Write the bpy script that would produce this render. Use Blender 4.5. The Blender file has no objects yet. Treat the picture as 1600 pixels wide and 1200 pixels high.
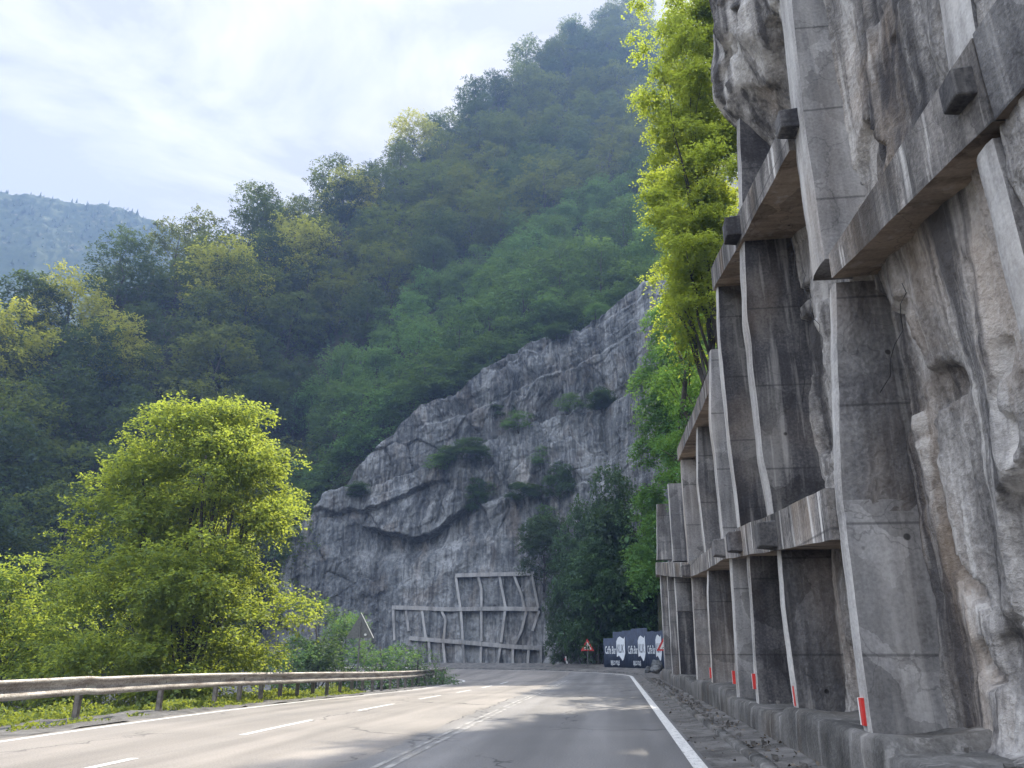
import bpy, math, random
import numpy as np
from mathutils import Vector, Matrix
C = bpy.context.scene
COL = C.collection
rad = math.radians

# ------------------------------------------------------------------ camera
F, HOR, VPX, EYE = 1200.0, 1022.0, 960.0, 1.25
pitch = math.atan((HOR-600)/F)
yaw = math.atan2(VPX-800, math.hypot(F, HOR-600))
cam = bpy.data.cameras.new('camera'); cam.sensor_width = 36; cam.lens = 27.0
cam.clip_start = .1; cam.clip_end = 3000
camo = bpy.data.objects.new('camera', cam); COL.objects.link(camo)
camo.location = (0, 0, EYE); camo.rotation_euler = (math.pi/2+pitch, 0, yaw)
C.camera = camo
_cy, _sy, _ct, _st = math.cos(yaw), math.sin(yaw), math.cos(pitch), math.sin(pitch)
FW = np.array([-_sy*_ct, _cy*_ct, _st]); RT = np.array([_cy, _sy, 0.]); UP = np.cross(RT, FW)
def sight(x, y):
    return FW*F+RT*(x-800)-UP*(y-600)
def at_y(x, y, Y):          # survey helper: point on the plane Y seen at a photo pixel
    d = sight(x, y); return np.array([0, 0, EYE])+d*(Y/d[1])
def azel(x, y):
    d = sight(x, y); return math.atan2(d[0], d[1]), math.atan2(d[2], math.hypot(d[0], d[1]))

# ------------------------------------------------------------------ world + sun
SUN_EL, SUN_AZ = rad(47), rad(17)
W = bpy.data.worlds.new('World'); C.world = W; W.use_nodes = True
nt = W.node_tree; nt.nodes.clear()
def N(t, typ, **kw):
    n = t.nodes.new(typ)
    for k, v in kw.items():
        if k.startswith('i_'):
            key = k[2:]; key = int(key) if key.isdigit() else key.replace('_', ' ')
            n.inputs[key].default_value = v
        else: setattr(n, k, v)
    return n
sky = N(nt, 'ShaderNodeTexSky', sky_type='NISHITA', sun_disc=False, sun_elevation=SUN_EL, sun_rotation=SUN_AZ)
sky.air_density = 1.3; sky.dust_density = 2.5; sky.altitude = 700
tc = N(nt, 'ShaderNodeTexCoord'); mp = N(nt, 'ShaderNodeMapping'); mp.inputs['Scale'].default_value = (1, 1, 2.2)
mp.inputs['Location'].default_value = (.75, .4, .1)
no = N(nt, 'ShaderNodeTexNoise', i_Scale=1.7, i_Detail=9, i_Roughness=.55, i_Distortion=.25)
cr = N(nt, 'ShaderNodeValToRGB'); cr.color_ramp.elements[0].position = .36; cr.color_ramp.elements[1].position = .68
cr.color_ramp.elements[0].color = (.9, .9, .9, 1); cr.color_ramp.elements[1].color = (1, 1, 1, 1)
no2 = N(nt, 'ShaderNodeTexNoise', i_Scale=2.6, i_Detail=10, i_Roughness=.56, i_Distortion=.6)
cr2 = N(nt, 'ShaderNodeValToRGB'); cr2.color_ramp.elements[0].position = .43; cr2.color_ramp.elements[1].position = .60
cr2.color_ramp.elements[0].color = (5.5, 5.3, 5.1, 1); cr2.color_ramp.elements[1].color = (8.8, 8.3, 7.8, 1)
mx = N(nt, 'ShaderNodeMixRGB'); bg = N(nt, 'ShaderNodeBackground', i_Strength=.062); wo = N(nt, 'ShaderNodeOutputWorld')
L = nt.links.new
L(tc.outputs['Generated'], mp.inputs[0]); L(mp.outputs[0], no.inputs['Vector']); L(mp.outputs[0], no2.inputs['Vector'])
L(no.outputs['Fac'], cr.inputs[0]); L(no2.outputs['Fac'], cr2.inputs[0]); sx = N(nt, 'ShaderNodeSeparateXYZ'); L(tc.outputs['Generated'], sx.inputs[0])
bk = N(nt, 'ShaderNodeMapRange', i_1=.50, i_2=-.25, i_3=0.0, i_4=1.0); L(sx.outputs[1], bk.inputs[0])   # unseen sky behind the viewer, brightened as added fill
up_ = N(nt, 'ShaderNodeMapRange', i_1=.72, i_2=.95, i_3=0.0, i_4=1.0); L(sx.outputs[2], up_.inputs[0])
hz = N(nt, 'ShaderNodeMapRange', i_1=.12, i_2=.5, i_3=0.0, i_4=1.0); L(sx.outputs[2], hz.inputs[0])
bh = N(nt, 'ShaderNodeMath', operation='MULTIPLY'); L(bk.outputs[0], bh.inputs[0]); L(hz.outputs[0], bh.inputs[1])
mxm = N(nt, 'ShaderNodeMath', operation='MAXIMUM'); L(bh.outputs[0], mxm.inputs[0]); L(up_.outputs[0], mxm.inputs[1])
bc = N(nt, 'ShaderNodeMixRGB'); bc.inputs[1].default_value = (1, 1, 1, 1); bc.inputs[2].default_value = (3.1, 3.5, 4.2, 1); L(mxm.outputs[0], bc.inputs[0])  # boosts the unseen sky overhead and behind as fill light
mb2 = N(nt, 'ShaderNodeMixRGB', blend_type='MULTIPLY'); mb2.inputs[0].default_value = 1; L(cr2.outputs[0], mb2.inputs[1]); L(bc.outputs[0], mb2.inputs[2])
L(cr.outputs[0], mx.inputs[0])
L(sky.outputs[0], mx.inputs[1]); L(mb2.outputs[0], mx.inputs[2]); L(mx.outputs[0], bg.inputs[0]); L(bg.outputs[0], wo.inputs[0])
sl = bpy.data.lights.new('sun', 'SUN'); sl.energy = 5.0; sl.angle = rad(.5); sl.color = (1, .915, .77)
so = bpy.data.objects.new('sun', sl); COL.objects.link(so)
sd = Vector((math.sin(SUN_AZ)*math.cos(SUN_EL), math.cos(SUN_AZ)*math.cos(SUN_EL), math.sin(SUN_EL)))
so.rotation_euler = sd.to_track_quat('Z', 'Y').to_euler(); so.location = sd*600
C.view_settings.view_transform = 'Standard'; C.view_settings.look = 'None'; C.view_settings.gamma = 1
C.view_settings.exposure = 1.35
C.render.engine = 'CYCLES'
cy = C.cycles
cy.use_denoising = True; cy.max_bounces = 7; cy.diffuse_bounces = 3; cy.glossy_bounces = 2; cy.transmission_bounces = 4
cy.volume_bounces = 0; cy.transparent_max_bounces = 8; cy.caustics_reflective = False; cy.caustics_refractive = False
cy.sample_clamp_indirect = 4

# ------------------------------------------------------------------ helpers
def tag(o, label=None, cat=None, group=None, kind=None):
    if label: o['label'] = label
    if cat: o['category'] = cat
    if group: o['group'] = group
    if kind: o['kind'] = kind
    return o
def empty(name, loc=(0, 0, 0), rz=0, label=None, cat=None, group=None):
    o = bpy.data.objects.new(name, None); o.empty_display_size = .2; COL.objects.link(o)
    o.location = loc; o.rotation_euler = (0, 0, rz)
    return tag(o, label, cat, group)
def link(name, me, mats, parent=None, smooth=False):
    for m in (mats if isinstance(mats, (list, tuple)) else [mats]): me.materials.append(m)
    if smooth: me.polygons.foreach_set('use_smooth', np.ones(len(me.polygons), bool))
    o = bpy.data.objects.new(name, me); COL.objects.link(o)
    if parent: o.parent = parent
    return o
def mesh_np(name, V, Fa):
    """V (n,3); Fa (m,k) faces of k corners"""
    V = np.asarray(V, np.float32); Fa = np.asarray(Fa, np.int32)
    me = bpy.data.meshes.new(name); k = Fa.shape[1]
    me.vertices.add(len(V)); me.vertices.foreach_set('co', V.ravel())
    me.loops.add(Fa.size); me.loops.foreach_set('vertex_index', Fa.ravel())
    me.polygons.add(len(Fa)); me.polygons.foreach_set('loop_start', np.arange(0, Fa.size, k, dtype=np.int32))
    me.update(calc_edges=True); me.validate(); return me
def grid_mesh(name, P, flip=False):
    """P (a,b,3) -> quad sheet"""
    a, b = P.shape[:2]; i = np.arange(a*b).reshape(a, b)
    f = np.stack([i[:-1, :-1], i[1:, :-1], i[1:, 1:], i[:-1, 1:]], -1).reshape(-1, 4)
    if flip: f = f[:, ::-1]
    return mesh_np(name, P.reshape(-1, 3), f)
class MB:
    def __init__(s): s.v = []; s.f = []
    def add(s, v, f):
        n = len(s.v); s.v += [tuple(map(float, p)) for p in v]; s.f += [tuple(n+i for i in q) for q in f]
    def box(s, c, d, R=None):
        v = [np.array([x*d[0]/2, y*d[1]/2, z*d[2]/2]) for x in (-1, 1) for y in (-1, 1) for z in (-1, 1)]
        if R is not None: v = [np.array(R) @ p for p in v]
        s.add([p+np.array(c) for p in v], [(0, 1, 3, 2), (4, 6, 7, 5), (0, 4, 5, 1), (2, 3, 7, 6), (0, 2, 6, 4), (1, 5, 7, 3)])
    def hexa(s, q0, q1):        # two quads, corner by corner
        s.add(list(q0)+list(q1), [(3, 2, 1, 0), (4, 5, 6, 7)]+[(i, (i+1) % 4, 4+(i+1) % 4, 4+i) for i in range(4)])
    def tube(s, pts, rr, n=7, cap=True):
        pts = [np.array(p, float) for p in pts]; base = len(s.v); rings = []
        for i, p in enumerate(pts):
            t = pts[min(i+1, len(pts)-1)]-pts[max(i-1, 0)]; t /= np.linalg.norm(t)+1e-9
            a = np.cross(t, [0, 0, 1.] if abs(t[2]) < .9 else [1., 0, 0]); a /= np.linalg.norm(a); b = np.cross(t, a)
            rings.append([p+rr[i]*(a*math.cos(2*math.pi*j/n)+b*math.sin(2*math.pi*j/n)) for j in range(n)])
        v = [q for r in rings for q in r]
        f = [(i*n+j, i*n+(j+1) % n, (i+1)*n+(j+1) % n, (i+1)*n+j) for i in range(len(pts)-1) for j in range(n)]
        if cap: f += [tuple(range(n))[::-1], tuple((len(pts)-1)*n+j for j in range(n))]
        s.add(v, f)
    def build(s, name, mat, parent=None, smooth=False):
        me = bpy.data.meshes.new(name); me.from_pydata(s.v, [], s.f); me.update()
        return link(name, me, mat, parent, smooth)
def hash3(ix, iy, iz, seed):
    h = (ix.astype(np.int64)*374761393+iy.astype(np.int64)*668265263+iz.astype(np.int64)*2147483647+seed*974711) & 0xffffffff
    h = ((h ^ (h >> 13))*1274126177) & 0xffffffff
    return ((h ^ (h >> 16)) & 0xffff)/65535.0
def vnoise(x, y, z=None, seed=0):
    x = np.asarray(x, float); y = np.asarray(y, float); z = np.zeros_like(x) if z is None else np.asarray(z, float)
    fx, fy, fz = np.floor(x), np.floor(y), np.floor(z); tx, ty, tz = x-fx, y-fy, z-fz
    tx = tx*tx*(3-2*tx); ty = ty*ty*(3-2*ty); tz = tz*tz*(3-2*tz)
    r = 0
    for a in (0, 1):
        for b in (0, 1):
            for c in (0, 1):
                w = (tx if a else 1-tx)*(ty if b else 1-ty)*(tz if c else 1-tz)
                r = r+w*hash3(fx+a, fy+b, fz+c, seed)
    return r*2-1
def fbm(x, y, z=None, o=4, seed=0, g=.5):
    r = 0; a = 1; k = 1; t = 0
    for i in range(o):
        r = r+a*vnoise(x*k, y*k, None if z is None else z*k, seed+i*17); t += a; a *= g; k *= 2.03
    return r/t
def ridged(x, y, o=4, seed=0):
    r = 0; a = 1; k = 1; t = 0
    for i in range(o):
        r = r+a*(1-2*np.abs(vnoise(x*k, y*k, None, seed+i*13))); t += a; a *= .5; k *= 2.1
    return r/t
def worley(x, y, seed=0):
    fx, fy = np.floor(x), np.floor(y); z = np.zeros_like(fx); d1 = np.full(x.shape, 9.); d2 = np.full(x.shape, 9.)
    h1 = np.zeros(x.shape); h2 = np.zeros(x.shape); ox = np.zeros(x.shape); oy = np.zeros(x.shape)
    for a in (-1, 0, 1):
        for b in (-1, 0, 1):
            cx, cy_ = fx+a, fy+b; px = cx+hash3(cx, cy_, z, seed); py = cy_+hash3(cx, cy_, z, seed+5); d = np.hypot(x-px, y-py)
            n_ = d < d1; d2 = np.where(n_, d1, np.minimum(d2, d)); d1 = np.where(n_, d, d1)
            h1 = np.where(n_, hash3(cx, cy_, z, seed+9), h1); h2 = np.where(n_, hash3(cx, cy_, z, seed+11), h2); ox = np.where(n_, x-px, ox); oy = np.where(n_, y-py, oy)
    return d1, d2, h1, h2, ox, oy
def facets(x, y, seed, amp, tilt, crack=.3, cw=.07):
    d1, d2, h1, h2, ox, oy = worley(x, y, seed)
    return amp*(h1-.5)+tilt*(ox*(h2-.5)*2+oy*(h1-.5)*2)+crack*np.exp(-((d2-d1)/cw)**2)
def sstep(a, b, x):
    t = np.clip((np.asarray(x, float)-a)/(b-a), 0, 1); return t*t*(3-2*t)
def gauss(x, s): return np.exp(-(x/s)**2)

# ------------------------------------------------------------------ materials
def newmat(name):
    m = bpy.data.materials.new(name); m.use_nodes = True; t = m.node_tree
    return m, t, t.nodes['Principled BSDF']
def ramp(t, stops, src):
    r = N(t, 'ShaderNodeValToRGB'); e = r.color_ramp.elements
    while len(e) < len(stops): e.new(.5)
    for i, (p, c) in enumerate(stops):
        e[i].position = p; e[i].color = (c, c, c, 1) if not isinstance(c, tuple) else (*c, 1)
    t.links.new(src, r.inputs[0]); return r.outputs[0]
def noise_at(t, pos, scale, detail=6, rough=.55, dist=0, off=(0, 0, 0)):
    m = N(t, 'ShaderNodeMapping'); m.inputs['Scale'].default_value = scale if isinstance(scale, tuple) else (scale,)*3
    m.inputs['Location'].default_value = off
    n = N(t, 'ShaderNodeTexNoise', i_Scale=1, i_Detail=detail, i_Roughness=rough, i_Distortion=dist)
    t.links.new(pos, m.inputs[0]); t.links.new(m.outputs[0], n.inputs['Vector']); return n.outputs['Fac']
def mix(t, fac, a, b, mode='MIX'):
    m = N(t, 'ShaderNodeMixRGB', blend_type=mode)
    for i, v in enumerate((fac, a, b)):
        if isinstance(v, (int, float)): m.inputs[i].default_value = v if i == 0 else (v, v, v, 1)
        elif isinstance(v, tuple): m.inputs[i].default_value = (*v, 1)
        else: t.links.new(v, m.inputs[i])
    return m.outputs[0]
def mineral(name, dark, midc, light, streak=(2.2, 2.2, .22), blotch=.5, fine=22, bump=.5, dist=.04, white=0, ochre=0, pits=0, shift=0, rough=.93, drip=0):
    """weathered stone / concrete: run-off streaks, stains, grain"""
    m, t, b = newmat(name); pos = N(t, 'ShaderNodeNewGeometry').outputs['Position']
    s = noise_at(t, pos, streak, 7, .6, .3); bl = noise_at(t, pos, blotch, 6, .6, .6, (3.1, 1.7, 5.2)); fi = noise_at(t, pos, fine, 5, .65)
    k = mix(t, .45, s, bl); k = mix(t, .22, k, fi)
    col = ramp(t, [(.36+shift, dark), (.47+shift, midc), (.60+shift, light)], k)
    if ochre:
        o = ramp(t, [(.52, 0.), (.66, ochre)], noise_at(t, pos, (.5, .5, .25), 5, .55, .5, (9, 4, 2)))
        col = mix(t, o, col, (.34, .235, .14))
    if white:
        w = ramp(t, [(.56, 0.), (.66, white)], noise_at(t, pos, (5, 5, .35), 5, .6, .2, (1, 8, 3)))
        col = mix(t, w, col, (.62, .60, .57))
    if drip:
        dn = ramp(t, [(.475, 0.), (.575, drip)], mix(t, .35, noise_at(t, pos, (3.2, 3.2, .10), 5, .6, .35, (5, 2, 7)), noise_at(t, pos, (.7, .7, .25), 3, .5, 0, (2, 2, 2))))
        col = mix(t, dn, col, dark)
    if pits:
        sp = N(t, 'ShaderNodeSeparateXYZ'); t.links.new(pos, sp.inputs[0])
        jt = N(t, 'ShaderNodeMath', operation='PINGPONG'); jt.inputs[1].default_value = .62; t.links.new(sp.outputs[2], jt.inputs[0])   # joint between pours
        col = mix(t, ramp(t, [(.006, .55), (.02, 0.)], jt.outputs[0]), col, (.03, .03, .032))
        cw = N(t, 'ShaderNodeTexVoronoi', feature='DISTANCE_TO_EDGE', i_Scale=.9); wv = N(t, 'ShaderNodeVectorMath', operation='MULTIPLY_ADD'); wv.inputs[1].default_value = (.5, .5, .5)
        wn = N(t, 'ShaderNodeTexNoise', i_Scale=2.5, i_Detail=6); t.links.new(pos, wn.inputs['Vector']); t.links.new(wn.outputs['Color'], wv.inputs[0]); t.links.new(pos, wv.inputs[2]); t.links.new(wv.outputs[0], cw.inputs['Vector'])
        col = mix(t, ramp(t, [(.002, .35), (.007, 0.)], cw.outputs[0]), col, (.02, .02, .022))
        pa = N(t, 'ShaderNodeTexVoronoi', i_Scale=1.3); t.links.new(wv.outputs[0], pa.inputs['Vector']); sv_ = N(t, 'ShaderNodeSeparateXYZ'); t.links.new(pa.outputs['Color'], sv_.inputs[0])
        col = mix(t, .5, col, mix(t, 1, col, ramp(t, [(0., .45), (1., 1.55)], sv_.outputs[0]), 'MULTIPLY'))
        v = N(t, 'ShaderNodeTexVoronoi', i_Scale=pits); t.links.new(pos, v.inputs['Vector'])
        h = ramp(t, [(.045, .25), (.065, 1.)], v.outputs['Distance']); col = mix(t, 1, col, h, 'MULTIPLY')
    t.links.new(col, b.inputs['Base Color']); b.inputs['Roughness'].default_value = rough; b.inputs['Specular IOR Level'].default_value = .25
    bp = N(t, 'ShaderNodeBump', i_Strength=bump, i_Distance=dist); bp2 = N(t, 'ShaderNodeBump', i_Strength=bump*.8, i_Distance=dist*2.5)
    t.links.new(fi, bp.inputs['Height']); t.links.new(noise_at(t, pos, (fine*.16, fine*.16, fine*.09), 6, .6), bp2.inputs['Height'])
    t.links.new(bp2.outputs[0], bp.inputs['Normal']); t.links.new(bp.outputs[0], b.inputs['Normal'])
    return m
def plain(name, col, rough=.6, metal=0, var=.25, scale=12):
    m, t, b = newmat(name); pos = N(t, 'ShaderNodeTexCoord').outputs['Object']
    n = noise_at(t, pos, scale, 5, .6)
    c2 = tuple(max(0, c*(1-var)) for c in col); c3 = tuple(min(1, c*(1+var)) for c in col)
    t.links.new(ramp(t, [(.35, c2), (.65, c3)], n), b.inputs['Base Color'])
    b.inputs['Roughness'].default_value = rough; b.inputs['Metallic'].default_value = metal; return m
def leafmat(name, a, b_, tr, mixf=.5, var=.5):
    m = bpy.data.materials.new(name); m.use_nodes = True; t = m.node_tree; t.nodes.clear()
    g = N(t, 'ShaderNodeNewGeometry'); oi = N(t, 'ShaderNodeObjectInfo')
    col = ramp(t, [(0., a), (1., b_)], g.outputs['Random Per Island'])
    hs = N(t, 'ShaderNodeHueSaturation'); mr = N(t, 'ShaderNodeMapRange', i_3=1-var, i_4=1+var); mh = N(t, 'ShaderNodeMapRange', i_3=.492, i_4=.525)
    t.links.new(oi.outputs['Random'], mr.inputs[0]); t.links.new(mr.outputs[0], hs.inputs['Value'])
    t.links.new(oi.outputs['Random'], mh.inputs[0]); t.links.new(mh.outputs[0], hs.inputs['Hue'])
    t.links.new(col, hs.inputs['Color'])
    d = N(t, 'ShaderNodeBsdfDiffuse'); t.links.new(hs.outputs[0], d.inputs[0])
    tl = N(t, 'ShaderNodeBsdfTranslucent'); t.links.new(mix(t, .7, hs.outputs[0], tr), tl.inputs[0])
    gl = N(t, 'ShaderNodeBsdfGlossy', i_Roughness=.55); gl.inputs[0].default_value = (.9, .95, 1, 1)
    ms = N(t, 'ShaderNodeMixShader', i_0=mixf); ms2 = N(t, 'ShaderNodeMixShader', i_0=.022); o = N(t, 'ShaderNodeOutputMaterial')
    t.links.new(d.outputs[0], ms.inputs[1]); t.links.new(tl.outputs[0], ms.inputs[2])
    t.links.new(ms.outputs[0], ms2.inputs[1]); t.links.new(gl.outputs[0], ms2.inputs[2]); t.links.new(ms2.outputs[0], o.inputs[0])
    return m
M = {}
M['rock'] = mineral('sprayed_rock', (.032, .031, .035), (.20, .19, .18), (.50, .48, .455), (1.7, 1.7, .14), .42, 14, .9, .05, .5, .38, 0, drip=.85)
M['concrete'] = mineral('concrete', (.035, .035, .039), (.12, .118, .122), (.28, .275, .27), (2.2, 2.2, .2), .8, 22, .8, .025, .4, .2, 1.9, drip=.6)
M['concrete_edge'] = mineral('paler_front_concrete', (.11, .107, .104), (.29, .28, .27), (.50, .49, .47), (4, 4, .35), .9, 26, .4, .015, .3, .2)  # paler and smoother than the rib sides, for the front faces
M['concrete_dark'] = mineral('stained_concrete', (.016, .016, .019), (.055, .054, .059), (.18, .175, .17), (2.0, 2.0, .2), .7, 26, .5, .012, .25, .15, 1.6)
M['concrete_pale'] = mineral('pale_concrete', (.07, .07, .072), (.2, .198, .2), (.36, .355, .35), (3, 3, .22), .6, 30, .3, .01, .2, .1, 1.6)
M['beam'] = mineral('streaked_concrete', (.03, .03, .032), (.13, .122, .116), (.32, .30, .28), (5, 5, .2), .8, 24, .7, .02, .8, .4, 1.7, drip=.6)
M['soffit'] = mineral('bounce_tinted_board_soffit', (.09, .07, .055), (.235, .185, .14), (.36, .29, .225), (1.2, 5, 3), .8, 24, .5, .015, .2, .1, 1.8)  # ochre board stain, with warm light bounced off the road painted in
M['cliff'] = mineral('limestone', (.026, .028, .033), (.142, .152, .160), (.325, .335, .34), (.5, .5, .06), .12, 3.2, .8, .3, .12, .15, 0, drip=.6)
M['grid'] = mineral('grid_concrete', (.10, .10, .102), (.24, .24, .24), (.37, .37, .37), (2, 2, .3), .6, 20, .3, .02, .2, .1)
M['plinth'] = mineral('mossy_concrete', (.026, .026, .026), (.075, .073, .07), (.17, .165, .158), (1.6, 1.6, 1.0), .8, 26, .8, .02, .2, .1)
M['dirt'] = mineral('grit', (.05, .048, .047), (.11, .105, .10), (.2, .193, .185), (3, 3, 3), 1.2, 40, .9, .03)
M['soil'] = mineral('forest_floor', (.012, .014, .008), (.028, .03, .016), (.05, .052, .028), (.6, .6, .6), .3, 3, .8, .2)
M['bark'] = mineral('bark', (.018, .016, .014), (.05, .045, .04), (.1, .092, .084), (9, 9, 1.2), 2, 30, .7, .02)
M['leaf'] = leafmat('beech_leaf', (.018, .036, .014), (.038, .066, .022), (.30, .36, .05), .38)
M['leaf_olive'] = leafmat('hornbeam_leaf', (.02, .042, .018), (.04, .072, .028), (.36, .40, .05), .4)
M['leaf_blue'] = leafmat('oak_leaf', (.014, .03, .016), (.028, .055, .026), (.2, .28, .06), .35)
M['leaf_young'] = leafmat('young_leaf', (.045, .095, .028), (.085, .15, .042), (.2, .32, .06), .42)
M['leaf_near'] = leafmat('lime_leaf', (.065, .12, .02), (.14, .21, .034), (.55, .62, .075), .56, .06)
M['leaf_suntint'] = leafmat('sun_tinted_beech_leaf', (.05, .075, .018), (.11, .14, .03), (.66, .64, .07), .58, .1)  # sunlight on the crest trees put into a brighter leaf colour
M['leaf_ivy'] = leafmat('ivy_leaf', (.06, .14, .035), (.11, .22, .055), (.25, .42, .06), .4, .05)
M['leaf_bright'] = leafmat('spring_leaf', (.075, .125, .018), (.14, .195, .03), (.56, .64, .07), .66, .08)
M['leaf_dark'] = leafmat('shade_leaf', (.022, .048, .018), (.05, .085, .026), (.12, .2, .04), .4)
M['grass'] = leafmat('verge_grass', (.07, .11, .015), (.17, .20, .03), (.38, .42, .05), .5, .1)
M['steel'] = None
def asphalt():
    m, t, b = newmat('asphalt'); pos = N(t, 'ShaderNodeNewGeometry').outputs['Position']
    f = noise_at(t, pos, (45, 28, 45), 4, .7); bl = noise_at(t, pos, (.9, .12, 1), 5, .55, .4); pt = noise_at(t, pos, .25, 4, .5, .5, (4, 2, 0))
    k = mix(t, .5, bl, pt); col = ramp(t, [(.36, (.13, .125, .12)), (.5, (.18, .17, .16)), (.64, (.235, .22, .205))], k)
    col = mix(t, ramp(t, [(.3, .55), (.48, 0.)], f), col, (.05, .048, .048)); col = mix(t, ramp(t, [(.56, 0.), (.7, .5)], f), col, (.36, .34, .32))
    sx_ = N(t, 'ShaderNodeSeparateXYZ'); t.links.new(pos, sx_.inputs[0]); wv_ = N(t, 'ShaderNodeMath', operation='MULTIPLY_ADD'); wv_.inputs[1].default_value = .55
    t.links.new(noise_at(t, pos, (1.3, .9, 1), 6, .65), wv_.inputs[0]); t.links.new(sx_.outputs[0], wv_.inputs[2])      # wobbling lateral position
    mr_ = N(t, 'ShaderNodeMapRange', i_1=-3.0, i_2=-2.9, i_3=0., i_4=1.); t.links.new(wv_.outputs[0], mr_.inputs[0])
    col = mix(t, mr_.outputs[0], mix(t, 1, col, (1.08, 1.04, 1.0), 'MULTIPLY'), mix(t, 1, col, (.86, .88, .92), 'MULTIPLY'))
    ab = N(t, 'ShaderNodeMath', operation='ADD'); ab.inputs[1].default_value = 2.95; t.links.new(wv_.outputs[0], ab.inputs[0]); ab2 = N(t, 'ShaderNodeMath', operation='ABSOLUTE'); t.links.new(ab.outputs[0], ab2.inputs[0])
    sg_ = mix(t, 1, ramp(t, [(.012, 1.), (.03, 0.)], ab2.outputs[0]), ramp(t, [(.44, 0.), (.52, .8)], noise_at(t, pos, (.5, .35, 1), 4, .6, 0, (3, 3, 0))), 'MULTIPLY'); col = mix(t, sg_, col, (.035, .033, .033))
    tk = ramp(t, [(.42, .82), (.58, 1.12)], noise_at(t, pos, (1.1, .015, 1), 2, .5, 0, (2, 0, 0))); col = mix(t, .8, col, mix(t, 1, col, tk, 'MULTIPLY'))   # wheel tracks
    # tar seams and hairline cracks
    v = N(t, 'ShaderNodeTexVoronoi', feature='DISTANCE_TO_EDGE', i_Scale=1); mm = N(t, 'ShaderNodeMapping'); mm.inputs['Scale'].default_value = (.28, .11, 1)
    wp = N(t, 'ShaderNodeTexNoise', i_Scale=1.4, i_Detail=6); t.links.new(pos, wp.inputs['Vector'])
    va = N(t, 'ShaderNodeVectorMath', operation='MULTIPLY_ADD'); va.inputs[1].default_value = (1.5, 1.5, 0)
    t.links.new(wp.outputs['Color'], va.inputs[0]); t.links.new(pos, va.inputs[2]); t.links.new(va.outputs[0], mm.inputs[0]); t.links.new(mm.outputs[0], v.inputs['Vector'])
    gate = ramp(t, [(.45, 0.), (.55, .75)], noise_at(t, pos, .3, 3, .5, 0, (7, 7, 0)))
    ck = mix(t, 1, ramp(t, [(.004, 1.), (.009, 0.)], v.outputs[0]), gate, 'MULTIPLY'); col = mix(t, ck, col, (.03, .03, .032))
    t.links.new(col, b.inputs['Base Color']); b.inputs['Roughness'].default_value = .78; b.inputs['Specular IOR Level'].default_value = .35
    bp = N(t, 'ShaderNodeBump', i_Strength=.5, i_Distance=.008); t.links.new(f, bp.inputs['Height']); t.links.new(bp.outputs[0], b.inputs['Normal'])
    return m
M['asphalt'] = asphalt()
def paint():
    m, t, b = newmat('road_paint'); pos = N(t, 'ShaderNodeNewGeometry').outputs['Position']
    w = mix(t, .5, noise_at(t, pos, 9, 6, .7), noise_at(t, pos, 45, 4, .7))
    t.links.new(ramp(t, [(.40, (.17, .165, .16)), (.47, (.52, .51, .49)), (.6, (.70, .69, .66))], w), b.inputs['Base Color']); b.inputs['Roughness'].default_value = .7
    return m
M['paint'] = paint()
M['paint_worn'] = mineral('worn_paint', (.15, .145, .14), (.20, .193, .184), (.38, .37, .35), (5, 1.5, 5), 2, 40, .2, .004)
def steelmat():
    m, t, b = newmat('rail_steel'); pos = N(t, 'ShaderNodeNewGeometry').outputs['Position']
    n = mix(t, .4, noise_at(t, pos, (3, 1.2, 9), 6, .65), noise_at(t, pos, 30, 4, .6))
    t.links.new(ramp(t, [(.38, (.15, .12, .10)), (.48, (.28, .255, .23)), (.6, (.50, .48, .45))], n), b.inputs['Base Color'])
    t.links.new(ramp(t, [(.4, .75), (.6, .5)], n), b.inputs['Roughness']); t.links.new(ramp(t, [(.4, .1), (.6, .45)], n), b.inputs['Metallic']); return m
M['steel'] = steelmat()
M['post'] = plain('post_steel', (.16, .145, .13), .6, .3, .35, 9)
M['red'] = plain('red_film', (.55, .035, .03), .45, 0, .15); M['white'] = plain('white_film', (.72, .72, .70), .45, 0, .1)
M['black'] = plain('black_film', (.02, .02, .022), .5, 0, .2); M['grey'] = plain('sign_back', (.16, .165, .17), .5, .4, .2)
M['navy'] = plain('navy_sheet', (.030, .044, .076), .5, .1, .3, 3); M['letter'] = plain('white_lettering', (.62, .66, .70), .55, 0, .1)

# ------------------------------------------------------------------ road line: s runs along, t is distance left of the outer edge line
R_OUT, ACX, ACY = 21.1, -20.0, 49.0
def bank(s): return .034*sstep(14, 44, s)
def road_pt(s, t, dz=0):
    s = np.asarray(s, float); t = np.asarray(t, float)
    a = np.clip((s-ACY)/R_OUT, 0, math.pi/2); r = R_OUT-t; ex = np.maximum(s-ACY-R_OUT*math.pi/2, 0)
    x = ACX+r*np.cos(a)-ex; y = np.where(s < ACY, s, ACY+r*np.sin(a))
    z = -bank(s)*np.maximum(t, 0)+dz
    return np.stack(np.broadcast_arrays(x, y, z), -1)
def road_sheet(s, tt, dz, name='sheet'):
    S, T = np.meshgrid(s, tt, indexing='ij'); return grid_mesh(name, road_pt(S, T, dz))
S_ALL = np.concatenate([np.linspace(-30, 12, 30), np.linspace(12.4, 84, 170), np.linspace(85, 150, 30)])
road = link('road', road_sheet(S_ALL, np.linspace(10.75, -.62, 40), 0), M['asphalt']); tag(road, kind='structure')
def strip(name, s0, s1, t0, w, mat, dz=.004, par=road):
    n = max(2, int((s1-s0)/.5)); return link(name, road_sheet(np.linspace(s0, s1, n), np.array([t0+w/2, t0-w/2]), dz), mat, par)
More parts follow.
